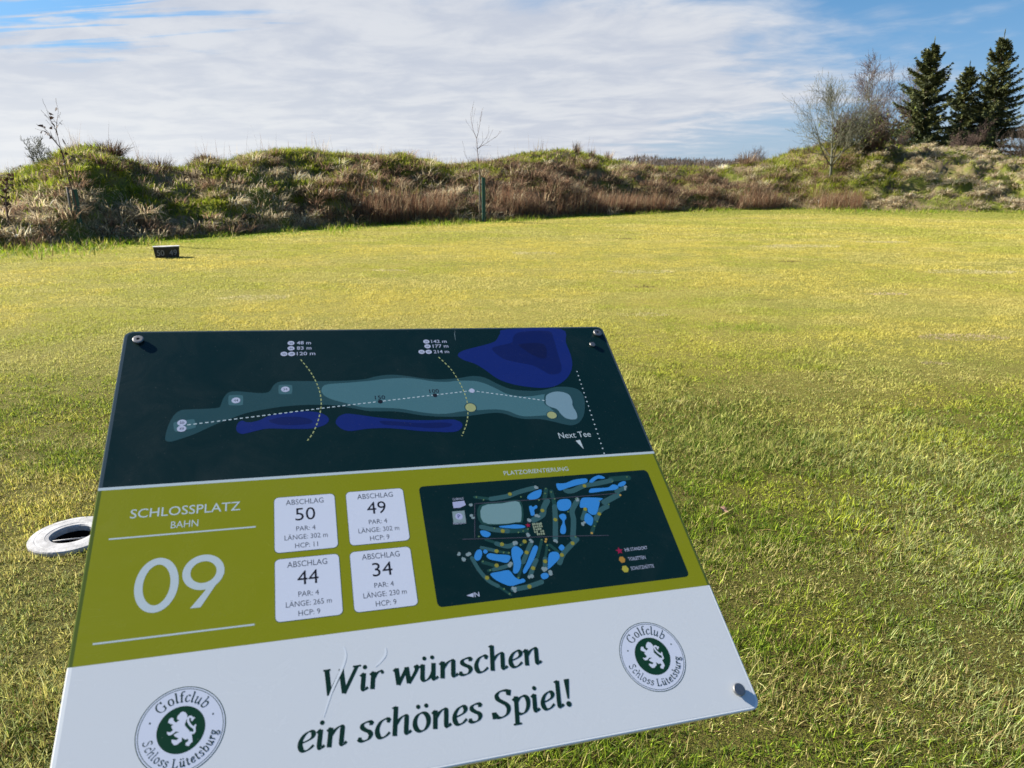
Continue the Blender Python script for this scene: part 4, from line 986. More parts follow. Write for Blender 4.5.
for k in range(19):
    t_ = k / 18; h_.ell(dl[0][0] + (dl[1][0] - dl[0][0]) * t_, dl[0][1] + (dl[1][1] - dl[0][1]) * t_, 1.15, 1.15, 'pale', 6, 8)
nx_ = PX['nexttee']; h_.text('Next Tee', nx_[0][0], nx_[0][1] - 0.6, nx_[1][0] - nx_[0][0], 10, 'pale', 6, 'L')
h_.poly([(588.5, 378.5), (595.5, 379.5), (596.3, 363.5)], 'pale', 6)
h_.stroke([(455, 600), (452.5, 590), (451.8, 577)], [0.2, 0.7, 0.2], 'palem', 6)
h_.build('hole_map')

# ---- heading with the hole number
t_ = Print()
t_.text('SCHLOSSPLATZ', 37.2, 308.6, 115, 11.7, 'pale', 5, 'L', 0.004); t_.text('BAHN', 79.9, 291.6, 28.2, 9.0, 'pale', 5, 'L')
t_.rect(19.2, 283.6, 169.2, 285.5, 'pale', 5); t_.rect(19.2, 167.2, 168.9, 169.1, 'pale', 5)
el = lambda cx, cy, rx, ry, a0=0, a1=360, n=48: [(cx + rx * math.cos(R(a0 + (a1 - a0) * k / n)), cy + ry * math.sin(R(a0 + (a1 - a0) * k / n))) for k in range(n + 1)]
t_.stroke(el(71.4, 225, 17.2, 27.2)[:-1], 8.0, 'pale', 5, closed=True)
t_.stroke(el(116.6, 234.2, 17.0, 16.8)[:-1], 8.0, 'pale', 5, closed=True)
t_.poly([(131.5, 221.0), (137.4, 230.0), (137.6, 234.5), (131.8, 236), (124.0, 218.9), (105.5, 194.0), (115.6, 194.0)], 'pale', 5.3)
t_.build('heading_lettering')

# ---- four tee cards
for x0, y0, num, par, lng, hcp in ((189.6, 248.5, '50', '4', '302', '11'), (272.2, 249.0, '49', '4', '302', '9'), (189.6, 167.5, '44', '4', '265', '9'), (271.0, 167.7, '34', '4', '230', '9')):
    c_ = Print(); w_, hh = 69.0, 72.8; mx = x0 + w_ / 2; top = y0 + hh
    c_.rect(x0 - 0.5, y0 - 0.7, x0 + w_ + 0.7, top + 0.5, 'fwd', 4, 5.6)
    c_.rect(x0, y0, x0 + w_, top, 'card', 5, 5.2)
    c_.text('ABSCHLAG', mx, top - 0.155 * hh, 43, 7.2, 'grey', 6)
    c_.text(num, mx, top - 0.455 * hh, 22.5, 17.0, 'black', 6, off=0.0)
    c_.text('PAR: ' + par, mx, top - 0.645 * hh, 21.5, 6.2, 'grey', 6)
    c_.text('LÄNGE: ' + lng + ' m', mx, top - 0.795 * hh, 47.5, 6.2, 'grey', 6)
    c_.text('HCP: ' + hcp, mx, top - 0.945 * hh, 25 if len(hcp) > 1 else 22.5, 6.2, 'grey', 6)
    c_.build('tee_card')

# ---- course map
m_ = Print()
m_.rect(361.2, 161.8, 677.4, 322.2, 'dark', 5, 6)
for key, z0_, grp in (('fwd', 6, PX['fwd']), ('fw', 8, PX['fw'])):
    for k, (w_, pt) in enumerate(grp): m_.stroke(catmull(pt, 5) if len(pt) > 2 else pt, w_, key, z0_ + 0.05 * k, cap=True)
for k, pt in enumerate(PX['blue']): m_.smooth(pt, 'blue', 10.5 + 0.02 * k, 3)
m_.smooth(PX['range'][0], 'fwd', 10.5); m_.smooth(PX['range'][1], 'rng', 11.2, 3)
for k, pt in enumerate(PX['roads']): m_.stroke(pt, 0.9, 'road', 11.5 + 0.05 * k)
yr = PX['yr']
for p_ in PX['yd']: m_.ell(*p_, yr, yr, 'ydot', 12.5, 14)
for k, p_ in enumerate(PX['tdot']): m_.ell(*p_, yr * .45, yr * .45, 'tdot', 12.8 + 0.01 * k, 8)
for p_ in PX['od']: m_.ell(*p_, yr * .6, yr * .6, 'odot', 12.7, 10)
for k, p_ in enumerate(PX['pale']):
    for j in range(3): m_.ell(p_[0] + random.uniform(-2, 2), p_[1] + random.uniform(-2, 2), random.uniform(1.4, 2.6), random.uniform(1.4, 2.6), 'palem', 12 + 0.01 * k + 0.1 * j, 10)
m_.poly(PX['bld'][0], 'lav', 12); m_.poly(PX['bld'][1], 'palem', 12)
bx = PX['bld'][1]; p0 = PX['p'][0]; m_.ell(p0[0], p0[1], 4.6, 4.6, 'lav', 12.4); m_.text('P', p0[0], p0[1] - 2.6, 3.2, 5.2, 'p1', 12.8)
bt = PX['bldtxt']; m_.text('CLUBHAUS', bt[0][0], bt[0][1], bt[1][0] - bt[0][0], 3.2, 'disc', 12, 'L'); m_.text('PARKPLATZ', bt[2][0], bt[2][1], bt[3][0] - bt[2][0], 3.2, 'disc', 12, 'L')
ca = PX['castle']; x0, x1 = ca[0][0], ca[1][0]; y0, y1 = ca[3][1], ca[0][1]
for a_ in range(5):
    for c_ in range(5):
        if (a_ * 3 + c_ * 5) % 11 == 0: continue
        xx = x0 + (x1 - x0) * a_ / 5; yy = y0 + (y1 - y0) * c_ / 5
        m_.rect(xx, yy, xx + (x1 - x0) / 5 * random.uniform(.6, .95), yy + (y1 - y0) / 5 * random.uniform(.6, .95), 'castle', 12.3)
def star(x_, y_, r_): return [(x_ + (r_ if k % 2 == 0 else r_ * .42) * math.sin(math.pi * k / 5), y_ + (r_ if k % 2 == 0 else r_ * .42) * math.cos(math.pi * k / 5)) for k in range(10)]
m_.poly(star(*PX['star'][0], 3.6), 'red', 13); lg = PX['leg']
m_.poly(star(*lg[0], 5.2), 'red', 7); m_.ell(*lg[1], 4.3, 4.6, 'orange', 7, 6); m_.ell(*lg[2], 4.6, 4.9, 'yel', 7, 6)
l2 = PX['leg2']
for k, s_ in enumerate(('IHR STANDORT', 'TOILETTEN', 'SCHUTZHÜTTE')): m_.text(s_, l2[2 * k][0], l2[2 * k][1], l2[2 * k + 1][0] - l2[2 * k][0], 4.6, 'disc', 7, 'L')
no = PX['north']; m_.poly(no[:3], 'disc', 7); m_.text('N', no[3][0], no[3][1], no[4][0] - no[3][0], no[5][1] - no[3][1], 'disc', 7, 'L', 0.01)
m_.text('PLATZORIENTIERUNG', 474.7, 329.9, 90, 6.6, 'pale', 5, 'L')
m_.build('course_map')

# ---- slogan
s_ = Print(); NIB = (124, 32, R(15))
pen_line(s_, 'Wir wünschen', 232.0, 464.0, 84.5, 17.4, 'ftext', 5, 0.16, NIB)
pen_line(s_, 'ein schönes Spiel!', 206.5, 487.0, 36.6, 17.6, 'ftext', 5, 0.16, NIB)
s_.build('slogan_lettering')

# ---- two round club emblems
lcx, lcy = 104.9, 74.2
for ex, ey in ((104.9, 74.4), (593.4, 73.8)):
    e_ = Print(); rx, ry = 39.0, 39.4
    e_.ell(ex, ey, rx, ry, 'card', 5, 64)
    e_.annulus(ex, ey, rx, ry, 0.75, 'dgreen', 6); e_.annulus(ex, ey, rx - 2.0, ry - 2.0, 0.6, 'dgreen', 6)
    e_.ell(ex, ey, 21.0, 21.2, 'dgreen', 6, 56)
    e_.poly([(x_ - lcx + ex, y_ - lcy + ey) for x_, y_ in PX['lion']], 'card', 7)
    e_.stroke(catmull([(x_ - lcx + ex, y_ - lcy + ey) for x_, y_ in PX['tail']], 4), 1.9, 'card', 7.2)
    for q_, j in zip(PX['tail2'], (0, 1)): e_.stroke([(x_ - lcx + ex, y_ - lcy + ey) for x_, y_ in q_], [2.6, 1.0], 'card', 7.3 + 0.1 * j)
    pen_arc(e_, 'Golfclub', ex, ey, 24.6, 25.0, 142, 38, False, 9.6, 'ftext', 6.5, (104, 36, R(20)))
    pen_arc(e_, 'Schloss Lütetsburg', ex, ey, 32.6, 33.0, 190, 352, True, 7.6, 'ftext', 6.5, (104, 36, R(20)))
    for s2 in (-1, 1): e_.ell(ex + s2 * 27.3, ey + 9.8, 0.9, 0.9, 'ftext', 6.5, 10)
    e_.build('club_emblem', label='emblem nearer the left edge of the board' if ex < 300 else 'emblem nearer the right edge of the board')

# ---- scuffs
k_ = Print()
for q_ in PX['scr']: k_.stroke(catmull(q_, 6), [0.3 + 2.5 * math.sin(math.pi * (i + 0.5) / (6 * (len(q_) - 1) + 1)) ** 0.6 for i in range(6 * (len(q_) - 1) + 1)], 'scratch', 8)
k_.build('scuff_marks')

# ---- stand-off bolts and one small solid glint
m_steel = mottled('brushed steel', (0.38, 0.365, 0.34), (0.26, 0.25, 0.235), 900, 0.45, 0, 0.5, 1.0)
m_hole = principled('dark recess', (0.02, 0.02, 0.022), 0.5)
def bolt(x_, y_, r_, h0, hole=True):
    bm = bmesh.new(); prev = None; n_ = 24
    for rr, zz_ in [p_ for p_ in ((r_ * 0.8, 0.0), (r_ * 0.8, h0 * 0.35), (r_, h0 * 0.4), (r_, h0 * 0.85), (r_ * 0.93, h0 * 0.96), (r_ * 0.8, h0), (r_ * 0.32, h0), (r_ * 0.30, h0 * 0.72)) if hole or p_[0] > r_ * 0.5]:
        rg = [bm.verts.new((rr * math.cos(2 * math.pi * k / n_), rr * math.sin(2 * math.pi * k / n_), zz_)) for k in range(n_)]
        if prev:
            for k in range(n_): bm.faces.new((prev[k], prev[(k + 1) % n_], rg[(k + 1) % n_], rg[k]))
        prev = rg
    f_ = bm.faces.new(prev); f_.material_index = 1 if hole else 0
    o = from_bm('bolt', bm, [m_steel, m_hole], sign)
    o.matrix_local = Matrix.Translation(-Vector(sign.location)) @ PM @ Matrix.Translation((x_ * 1e-3, y_ * 1e-3, 0.0003))
    return o
bolt(670, 562, 0.0045, 0.003, False); bolt(18.7, 585.8, 0.0068, 0.0042); bolt(686.3, 587.1, 0.0068, 0.0042); bolt(680.2, 22.1, 0.0070, 0.0042, False); bolt(19, 22, 0.0068, 0.0042)  # the first is added, imitating a glint below the top right stand-off

# ---- post under the board
m_post = mottled('weathered green steel', (0.03, 0.05, 0.04), (0.045, 0.06, 0.05), 14, 0.5)
bm = bmesh.new()
bmesh.ops.create_cube(bm, size=1.0, matrix=Matrix.Translation((0, 0, (ctr.z - 0.06) / 2)) @ Matrix.Diagonal((0.07, 0.07, ctr.z - 0.06, 1)))
bmesh.ops.bevel(bm, geom=[e_ for e_ in bm.edges], offset=0.006, segments=2, affect='EDGES')
from_bm('post', bm, m_post, sign)
bm = bmesh.new()
bmesh.ops.create_cube(bm, size=1.0, matrix=Matrix.Diagonal((0.5, 0.05, 0.02, 1)))
bmesh.ops.create_cube(bm, size=1.0, matrix=Matrix.Translation((0, 0, -0.03)) @ Matrix.Diagonal((0.12, 0.40, 0.02, 1)))
bmesh.ops.bevel(bm, geom=[e_ for e_ in bm.edges], offset=0.003, segments=1, affect='EDGES')
br = from_bm('bracket', bm, m_post, sign)
br.matrix_local = Matrix.Translation(-Vector(sign.location)) @ PM @ Matrix.Translation((0.35, 0.30, -0.0195))

# ================================================================ tee marker, ring, leaves
m_black = mottled('black marker board', (0.010, 0.011, 0.014), (0.018, 0.019, 0.022), 12, 0.45)
m_whitep = mottled('weathered white board', (0.42, 0.41, 0.39), (0.55, 0.53, 0.51), 9, 0.6)
m_digit = principled('grey digits', (0.19, 0.20, 0.23), 0.5)
tm = empty('tee_marker', (-6.76, 14.30, float(ground_z(np.array(-6.76), np.array(14.3)))))
tm.rotation_euler = (0, 0, R(24)); tm.scale = (0.88, 0.88, 0.92)
tag(tm, 'black angled tee marker block numbered 50 and 49 with white top on the lawn', 'tee marker')
bm = bmesh.new()
def plan(s_, z_): return [bm.verts.new((x_ * s_, (y_ - 0.02) * s_ + 0.02, z_)) for x_, y_ in ((-.265, -.02), (0, -.075), (.265, -.02), (.265, .15), (-.265, .15))]
lo, hi = plan(0.90, -0.01), plan(1.0, 0.225)
for k in range(5): bm.faces.new((lo[k], lo[(k + 1) % 5], hi[(k + 1) % 5], hi[k]))
bm.faces.new(lo[::-1]); bm.faces.new(hi)
bmesh.ops.bevel(bm, geom=bm.edges[:], offset=0.004, segments=1, affect='EDGES')
from_bm('body', bm, m_black, tm)
bm = bmesh.new()
a0, b0 = plan(1.03, 0.227), plan(1.03, 0.244)
for k in range(5): bm.faces.new((a0[k], a0[(k + 1) % 5], b0[(k + 1) % 5], b0[k]))
bm.faces.new(a0[::-1]); bm.faces.new(b0)
bmesh.ops.bevel(bm, geom=bm.edges[:], offset=0.003, segments=1, affect='EDGES')
from_bm('top_plate', bm, m_whitep, tm)
def digit_obj(txt, xm, side):
    cu = bpy.data.curves.new('digits', 'FONT'); cu.body = txt; cu.size = 0.165; cu.align_x = 'CENTER'; cu.extrude = 0.001
    ob = bpy.data.objects.new('digits', cu); COL.objects.link(ob)
    me_ = bpy.data.meshes.new_from_object(ob.evaluated_get(bpy.context.evaluated_depsgraph_get()))
    bpy.data.objects.remove(ob); bpy.data.curves.remove(cu)
    tilt = math.atan2(0.26 * 0.1, 0.235) * 0.55
    M_ = Matrix.Translation((xm, -0.0545, 0.055)) @ Matrix.Rotation(side * math.atan2(0.055, 0.265), 4, 'Z') @ Matrix.Rotation(R(90) + 0.035, 4, 'X')
    me_.transform(M_); me_.materials.clear()
    link_mesh('number', me_, m_digit, tm)
digit_obj('50', -0.128, -1); digit_obj('49', 0.128, 1)

# white ring let into the turf
m_ring = mottled('chalky white plastic', (0.27, 0.265, 0.26), (0.40, 0.395, 0.39), 16, 0.55, 0.15)
m_void = principled('dark liner', (0.004, 0.004, 0.005), 0.9, 0, 0.1)
rg0 = empty('ground_ring', (RING_C[0], RING_C[1], 0))
tag(rg0, 'round white rim set flush in the lawn with a black hollow', 'ground bin')
def lathe(name, prof, mat, parent, n_=64):
    bm = bmesh.new(); prev = None
    for rr, zz_ in prof:
        r_ = [bm.verts.new((rr * math.cos(2 * math.pi * k / n_), rr * math.sin(2 * math.pi * k / n_), zz_)) for k in range(n_)]
        if prev:
            for k in range(n_): bm.faces.new((prev[k], prev[(k + 1) % n_], r_[(k + 1) % n_], r_[k]))
        prev = r_
    return bm, prev
bm, _p = lathe('', [(0.178, -0.03), (0.178, 0.014), (0.174, 0.020), (0.150, 0.022), (0.147, 0.021), (0.142, 0.022), (0.108, 0.023), (0.106, 0.0215), (0.092, 0.020), (0.087, 0.014), (0.087, -0.05)], m_ring, rg0)
from_bm('rim', bm, m_ring, rg0)
bm, _p = lathe('', [(0.0865, -0.01), (0.080, -0.22), (0.002, -0.22)], m_void, rg0)
bm.faces.new(_p); from_bm('liner', bm, m_void, rg0, True)
V, F, n = tube([(-0.072, -0.046, 0.004), (0.0, -0.026, 0.004), (0.080, -0.004, 0.004)], [0.0035] * 3, 8)
tubes_obj('bar', [(V + np.array([RING_C[0], RING_C[1], 0]), F, n)], m_ring, rg0)

# dead leaves on the lawn
def dead_leaf(x_, y_, s_, rot, label, col):
    bm = bmesh.new(); pts = [(0, -1), (.35, -.7), (.25, -.4), (.65, -.2), (.4, .1), (.6, .45), (.25, .5), (0, 1), (-.25, .5), (-.6, .45), (-.4, .1), (-.65, -.2), (-.25, -.4), (-.35, -.7)]
    c0 = bm.verts.new((0, 0, 0.0))
    vs = [bm.verts.new((px_ * s_, py_ * s_, (0.35 * abs(px_) + 0.18 * math.sin(3 * py_ + px_)) * s_)) for px_, py_ in pts]
    for k in range(len(vs)): bm.faces.new((c0, vs[k], vs[(k + 1) % len(vs)]))
    o = from_bm('dead_leaf', bm, mottled('dead leaf', col, tuple(c_ * 0.7 for c_ in col), 60, 0.8), None)
    o.location = (x_, y_, float(ground_z(np.array(x_), np.array(y_))) + 0.03); o.rotation_euler = (0.25, -0.2, rot)
    tag(o, label, 'leaf')
dead_leaf(1.04, 3.23, 0.026, 0.8, 'pinkish brown dead leaf on the grass just right of the sign board', (0.42, 0.24, 0.16))
dead_leaf(2.72, 5.66, 0.030, 2.1, 'pale curled dead leaf on the lawn beyond the pinkish one', (0.55, 0.42, 0.28))

# ================================================================ trees and shrubs
m_bark = mottled('dark bark', (0.07, 0.05, 0.038), (0.11, 0.085, 0.06), 8, 0.9, 0.3)
m_twig = mottled('brown twig', (0.085, 0.055, 0.042), (0.13, 0.09, 0.07), 4, 0.9)
m_lichen = mottled('lichen grey twig', (0.115, 0.115, 0.075), (0.17, 0.165, 0.11), 5, 0.9)
m_russet = mottled('russet twig', (0.14, 0.08, 0.065), (0.20, 0.125, 0.10), 4, 0.9)
m_needle = leafy('needles', 0.12, 0.6, 0.25)

def spruce(x_, y_, zb, H_, Rb, lean_x, label, seed, gappy=0.0):
    rnd = np.random.default_rng(seed)
    root = empty('spruce_tree', (x_, y_, zb)); tag(root, label, 'tree', 'spruces on the mound')
    top = Vector((lean_x, 0, H_))
    tr = tube([Vector((x_, y_, zb)) + top * k / 6 for k in range(7)], [0.15 * (1 - k / 6) + 0.012 for k in range(7)], 7)
    tubes_obj('trunk', [tr], m_bark, root)
    BP = dict(P=[], L=[], W=[], az=[], le=[], cu=[], c=[])
    cols = np.array([[0.080, 0.094, 0.036], [0.108, 0.122, 0.042], [0.15, 0.155, 0.05], [0.050, 0.060, 0.028]])
    limbs = []
    zt = 0.05
    while zt < 0.985:
        nb = rnd.integers(5, 8)
        for k in range(nb):
            if rnd.random() < gappy: continue
            f_ = zt + rnd.uniform(-0.012, 0.012)
            ln_ = Rb * (1 - f_) ** 0.88 * rnd.uniform(0.42, 1.3) + 0.14
            a_ = rnd.uniform(0, 2 * math.pi)
            st = Vector((x_, y_, zb)) + top * f_
            m0 = max(5, int(ln_ / 0.16)); p = st.copy(); pts = [p.copy()]
            up0 = 0.05 + 0.7 * f_ ** 1.3
            for j in range(m0):
                s_ = (j + 1) / m0
                slope = up0 - 0.38 * math.sin(s_ * 2.2) * (1 - f_) + 0.45 * s_ ** 3
                d_ = Vector((math.sin(a_), math.cos(a_), slope)).normalized()
                p = p + d_ * (ln_ / m0); pts.append(p.copy())
                tw = (0.13 + 0.42 * (1 - s_) * min(1, ln_ / 1.2)) * rnd.uniform(0.7, 1.2)
                shade_c = cols[rnd.integers(0, 4)] * rnd.uniform(0.75, 1.3)
                for side in (-1, 1, 0, -1, 1, -0.5, 0.5, 1, -0.8, 0.8, 0):
                    aa = a_ + side * rnd.uniform(0.5, 1.1) + rnd.normal(0, 0.15)
                    BP['P'].append(tuple(p + Vector((rnd.normal(0, .03), rnd.normal(0, .03), rnd.normal(0, .03))))); BP['L'].append(tw * (1.2 if side == 0 else 1)); BP['W'].append(rnd.uniform(0.04, 0.10))
                    BP['az'].append(aa); BP['le'].append(math.pi / 2 - slope * 0.5 + rnd.normal(0.15, 0.35)); BP['cu'].append(rnd.uniform(-0.5, 0.7)); BP['c'].append(shade_c * rnd.uniform(0.85, 1.2))
            limbs.append(tube(pts, [0.022 * (1 - j / len(pts)) + 0.004 for j in range(len(pts))], 4, False))
        zt += rnd.uniform(0.020, 0.032)
    # leader and its side shoots
    for k in range(16):
        BP['P'].append(tuple(Vector((x_, y_, zb)) + top * (0.945 + 0.0055 * k))); BP['L'].append(0.34); BP['W'].append(0.05); BP['az'].append(rnd.uniform(0, 6.28)); BP['le'].append(0.1 if k > 5 else 0.7); BP['cu'].append(0.0); BP['c'].append(cols[1])
    arr = {k: np.array(v) for k, v in BP.items()}
    tubes_obj('limbs', limbs, m_bark, root)
    blade_obj('crown', [blades(arr['P'], arr['L'], arr['W'], arr['az'], arr['le'], arr['cu'], arr['c'], 2, 0.9)], m_needle, root)
spruce(25.55, 48.0, 1.6, 7.5, 3.2, 0.15, 'broad dark spruce, leftmost of the three conifers on the mound', 3, 0.0)
spruce(29.35, 50.0, 1.7, 6.3, 2.5, -0.10, 'slim shorter spruce with a bare tip between two bigger conifers', 4, 0.22)
spruce(30.75, 49.0, 1.6, 8.1, 3.0, -0.25, 'tall dark spruce standing at the right edge of the photo', 5, 0.0)

TIP = 0.0065
def branch(out2, p, d, ln_, r_, depth, rnd, up, spread, kids, wob=0.18, ends=None):
    m0 = 4; pts = [p.copy()]; rad = [r_]
    for j in range(m0):
        d = (d + Vector((rnd.normal(0, wob), rnd.normal(0, wob), rnd.normal(0, wob) + up))).normalized()
        p = p + d * (ln_ / m0); pts.append(p.copy()); rad.append(max(r_ * (1 - 0.75 * (j + 1) / m0), TIP))
        if depth > 0 and (j > 0 or depth < 3):
            for _ in range(kids[depth - 1]):
                a_ = rnd.uniform(0, 2 * math.pi); perp = d.cross(Vector((math.cos(a_), math.sin(a_), 0.3))).normalized()
                nd = (d * math.cos(spread) + perp * math.sin(spread)).normalized()
                branch(out2, p.copy(), nd, ln_ * rnd.uniform(0.4, 0.68), max(rad[-1] * 0.6, TIP), depth - 1, rnd, up, spread, kids, wob, ends)
    out2.append(tube(pts, rad, 5 if r_ > 0.03 else 3, False))
    if ends is not None: ends.append((p.copy(), d.copy()))

def bare_tree(name, loc, H_, r_, label, cat, mat, seed, up=0.08, spread=0.75, kids=(1, 2, 2), depth=3, stems=1, lean=(0, 0), group=None, frac=1.0):
    rnd = np.random.default_rng(seed)
    root = empty(name, loc); tag(root, label, cat, group)
    tubes = []; trunk = []
    for s_ in range(stems):
        d = Vector((lean[0] + (rnd.normal(0, 0.35) if stems > 1 else 0), lean[1] + (rnd.normal(0, 0.35) if stems > 1 else 0), 1)).normalized()
        p = Vector(loc) + (Vector((rnd.normal(0, .15), rnd.normal(0, .15), -0.05)) if stems > 1 else Vector((0, 0, -0.05)))
        n_ = 9; pts = [p.copy()]; rad = [r_]
        hh = H_ * (rnd.uniform(0.6, 1) if stems > 1 else 1)
        for j in range(n_):
            d = (d + Vector((rnd.normal(0, 0.05), rnd.normal(0, 0.05), 0.03))).normalized()
            p = p + d * hh / n_; pts.append(p.copy()); rad.append(r_ * (1 - 0.9 * (j + 1) / n_) + 0.004)
            if j >= 1:
                for _ in range(3 if stems == 1 else 2):
                    a_ = rnd.uniform(0, 2 * math.pi); nd = Vector((math.cos(a_) * math.sin(spread), math.sin(a_) * math.sin(spread), math.cos(spread))).normalized()
                    branch(tubes, p.copy(), nd, hh * frac * (0.40 - 0.028 * j) * rnd.uniform(0.7, 1.2), rad[-1] * 0.55, depth - 1, rnd, up, 0.65, kids)
        trunk.append(tube(pts, rad, 7))
    tubes_obj('trunk', trunk, mat, root); tubes_obj('branches', tubes, mat, root)
    return root
def mz(x_, y_):
    """height of the mound under x, y"""
    a = np.arctan2(x_, y_); t = (np.hypot(x_, y_) - base_r(a)) / (crest_r(a) - base_r(a))
    return float(mound_pt(np.array(a), np.array(t))[2])

bare_tree('birch_tree', (24.9, 52.0, 1.6), 5.8, 0.07, 'tall bare birch with fine brown twigs behind the leftmost spruce', 'tree', m_twig, 21, 0.10, 0.6, (2, 2, 2), frac=1.25)
bare_tree('birch_tree', (27.2, 53.0, 1.6), 6.0, 0.05, 'thin bare birch showing between the leftmost and the slim spruce', 'tree', m_twig, 27, 0.10, 0.5, (2, 2, 2))
TIP = 0.0045
bare_tree('lichened_tree', (15.0, 35.4, mz(15.0, 35.4)), 3.1, 0.07, 'pale grey green bare tree with arching branches on the mound slope', 'tree', m_lichen, 8, 0.12, 1.0, (2, 2, 2), frac=2.0, lean=(0.06, 0))
def shrub(name, x_, y_, H_, label, mat, seed, stems=9, green=None, lean=(0, 0), r_=0.025, kids=(1, 2, 2), z0_=None, frac=1.0, up=0.08, depth=3):
    o = bare_tree(name, (x_, y_, mz(x_, y_) if z0_ is None else z0_), H_, r_, label, 'shrub', mat, seed, up, 0.7, kids, depth, stems, lean, frac=frac)
    if green is not None:
        n_, cols, rad = green
        P = np.array([(x_, y_, o.location.z)]) + np.stack([RNG.normal(0, rad, n_), RNG.normal(0, rad, n_), np.abs(RNG.normal(0.45, 0.25, n_)) * H_], 1)
        blade_obj('foliage', [blades(P, RNG.uniform(.08, .22, n_), RNG.uniform(.03, .06, n_), RNG.uniform(0, 6.28, n_), RNG.uniform(0, 1.6, n_), RNG.uniform(0, .8, n_), palette(n_, cols, [1] * len(cols)), 2, 0.9)], m_needle, o)
    return o
shrub('twiggy_shrub', 18.2, 38.2, 2.3, 'dense brown and olive shrub right of the pale bare tree', m_twig, 31, 14, (1500, [G2 * 0.8, B1, np.array([0.10, 0.10, 0.04])], 0.75))
shrub('twiggy_shrub', 16.9, 38.6, 1.6, 'low olive shrub directly behind the pale bare tree trunk', m_twig, 32, 10, (900, [G2 * 0.8, np.array([0.12, 0.11, 0.05])], 0.6))
shrub('green_shrub', 28.1, 46.5, 2.3, 'yellowish green bush under the slim spruce', m_twig, 33, 8, (2600, [np.array([0.075, 0.095, 0.022]), np.array([0.05, 0.07, 0.02])], 0.75), z0_=2.0)
shrub('green_shrub', 23.4, 46.5, 2.1, 'dark green bush at the left foot of the broad spruce', m_twig, 36, 8, (2600, [np.array([0.05, 0.07, 0.02]), np.array([0.035, 0.05, 0.018])], 0.7), z0_=2.0)
shrub('dead_bush', 29.4, 43.0, 3.0, 'reddish brown bare bush leaning left at the right edge of the mound', m_bark, 34, 17, None, (-0.5, 0), 0.03, z0_=1.7, kids=(1, 1, 1), depth=2, frac=1.2)
shrub('dead_bush', 26.0, 44.0, 1.9, 'small russet twiggy bush between two spruces on the crest', m_twig, 35, 7, None, (0, 0), 0.02, z0_=1.9)
shrub('bare_shrub', -12.75, 20.5, 0.85, 'thin bare grey twigs rising from the left end of the mound crest', m_lichen, 41, 5, None, (-0.35, 0), 0.010, frac=1.0, depth=2, kids=(1, 1, 0))
bare_tree('bare_tree', (64.0, 196.0, 0.0), 7.6, 0.2, 'small bare tree standing above the far brown wood', 'tree', m_twig, 51, 0.08, 0.7, (2, 2, 2), 3, 5)

TIP = 0.0035
# saplings with stakes and guards
m_guard = mottled('green plastic mesh', (0.014, 0.062, 0.046), (0.024, 0.085, 0.062), 30, 0.5)
m_stake = mottled('weathered stake', (0.10, 0.095, 0.08), (0.17, 0.155, 0.13), 12, 0.85)
m_leafd = leafy('withered leaf', 0.2, 0.7, 0.2)
def sapling(x_, y_, H_, label, seed, leaves=0, lean=(0, 0), guard=True, glabel=None, gh=1.25, spread=0.6, fr=0.9, z0_=None, mat=m_twig):
    rnd = np.random.default_rng(seed); zb = mz(x_, y_) if z0_ is None else z0_
    root = empty('sapling', (x_, y_, zb)); tag(root, label, 'sapling')
    tubes = []; ends = []; p = Vector((x_, y_, zb - 0.05)); d = Vector((lean[0], lean[1], 1)).normalized(); pts = [p.copy()]; rad = [0.022]
    for j in range(8):
        d = (d + Vector((rnd.normal(0, .05), rnd.normal(0, .05), .03))).normalized(); p = p + d * H_ / 8; pts.append(p.copy()); rad.append(0.022 * (1 - (j + 1) / 9) + 0.004)
        if j >= 3:
            for _ in range(1 if j < 6 else 2):
                a_ = rnd.uniform(0, 6.28); nd = Vector((math.cos(a_) * math.sin(spread), math.sin(a_) * math.sin(spread) * 0.6, math.cos(spread)))
                branch(tubes, p.copy(), nd, H_ * fr * rnd.uniform(0.16, 0.34), 0.011, 1, rnd, 0.06, 0.6, (1, 1), 0.12, ends)
    tubes_obj('trunk', [tube(pts, rad, 6)], mat, root); tubes_obj('branches', tubes, mat, root)
    if leaves:
        q_ = [ends[rnd.integers(0, len(ends))] for _ in range(leaves)]
        P = np.array([tuple(e_[0] - e_[1] * rnd.uniform(0, .25)) for e_ in q_]); n_ = len(P)
        blade_obj('leaves', [blades(P, rnd.uniform(.06, .12, n_), rnd.uniform(.05, .08, n_), rnd.uniform(0, 6.28, n_), rnd.uniform(1.2, 2.6, n_), rnd.uniform(0, .5, n_), palette(n_, [np.array([.06, .035, .025]), np.array([.09, .05, .035])], [1, 1]), 2, 0.8)], m_leafd, root)
    if guard:
        g_ = empty('tree_guard', (x_, y_ - 0.06, zb)); tag(g_, glabel, 'tree guard')
        bm = bmesh.new(); n_ = 14; rows = 26; r0 = 0.062; gr = []
        for k in range(rows + 1):
            gr.append([bm.verts.new((r0 * math.cos(2 * math.pi * j / n_), r0 * math.sin(2 * math.pi * j / n_) + 0.06, gh * k / rows)) for j in range(n_)])
        for k in range(rows):
            for j in range(n_): bm.faces.new((gr[k][j], gr[k][(j + 1) % n_], gr[k + 1][(j + 1) % n_], gr[k + 1][j]))
        o = from_bm('mesh_sleeve', bm, m_guard, g_)
        V, F, n = tube([(x_ - 0.13, y_ - 0.04, zb - 0.1), (x_ - 0.13, y_ - 0.04, zb + gh * 1.06)], [0.026, 0.024], 8)
        tubes_obj('stake', [(V, F, n)], m_stake, g_)
        so_ = o.modifiers.new('wall', 'SOLIDIFY'); so_.thickness = 0.006
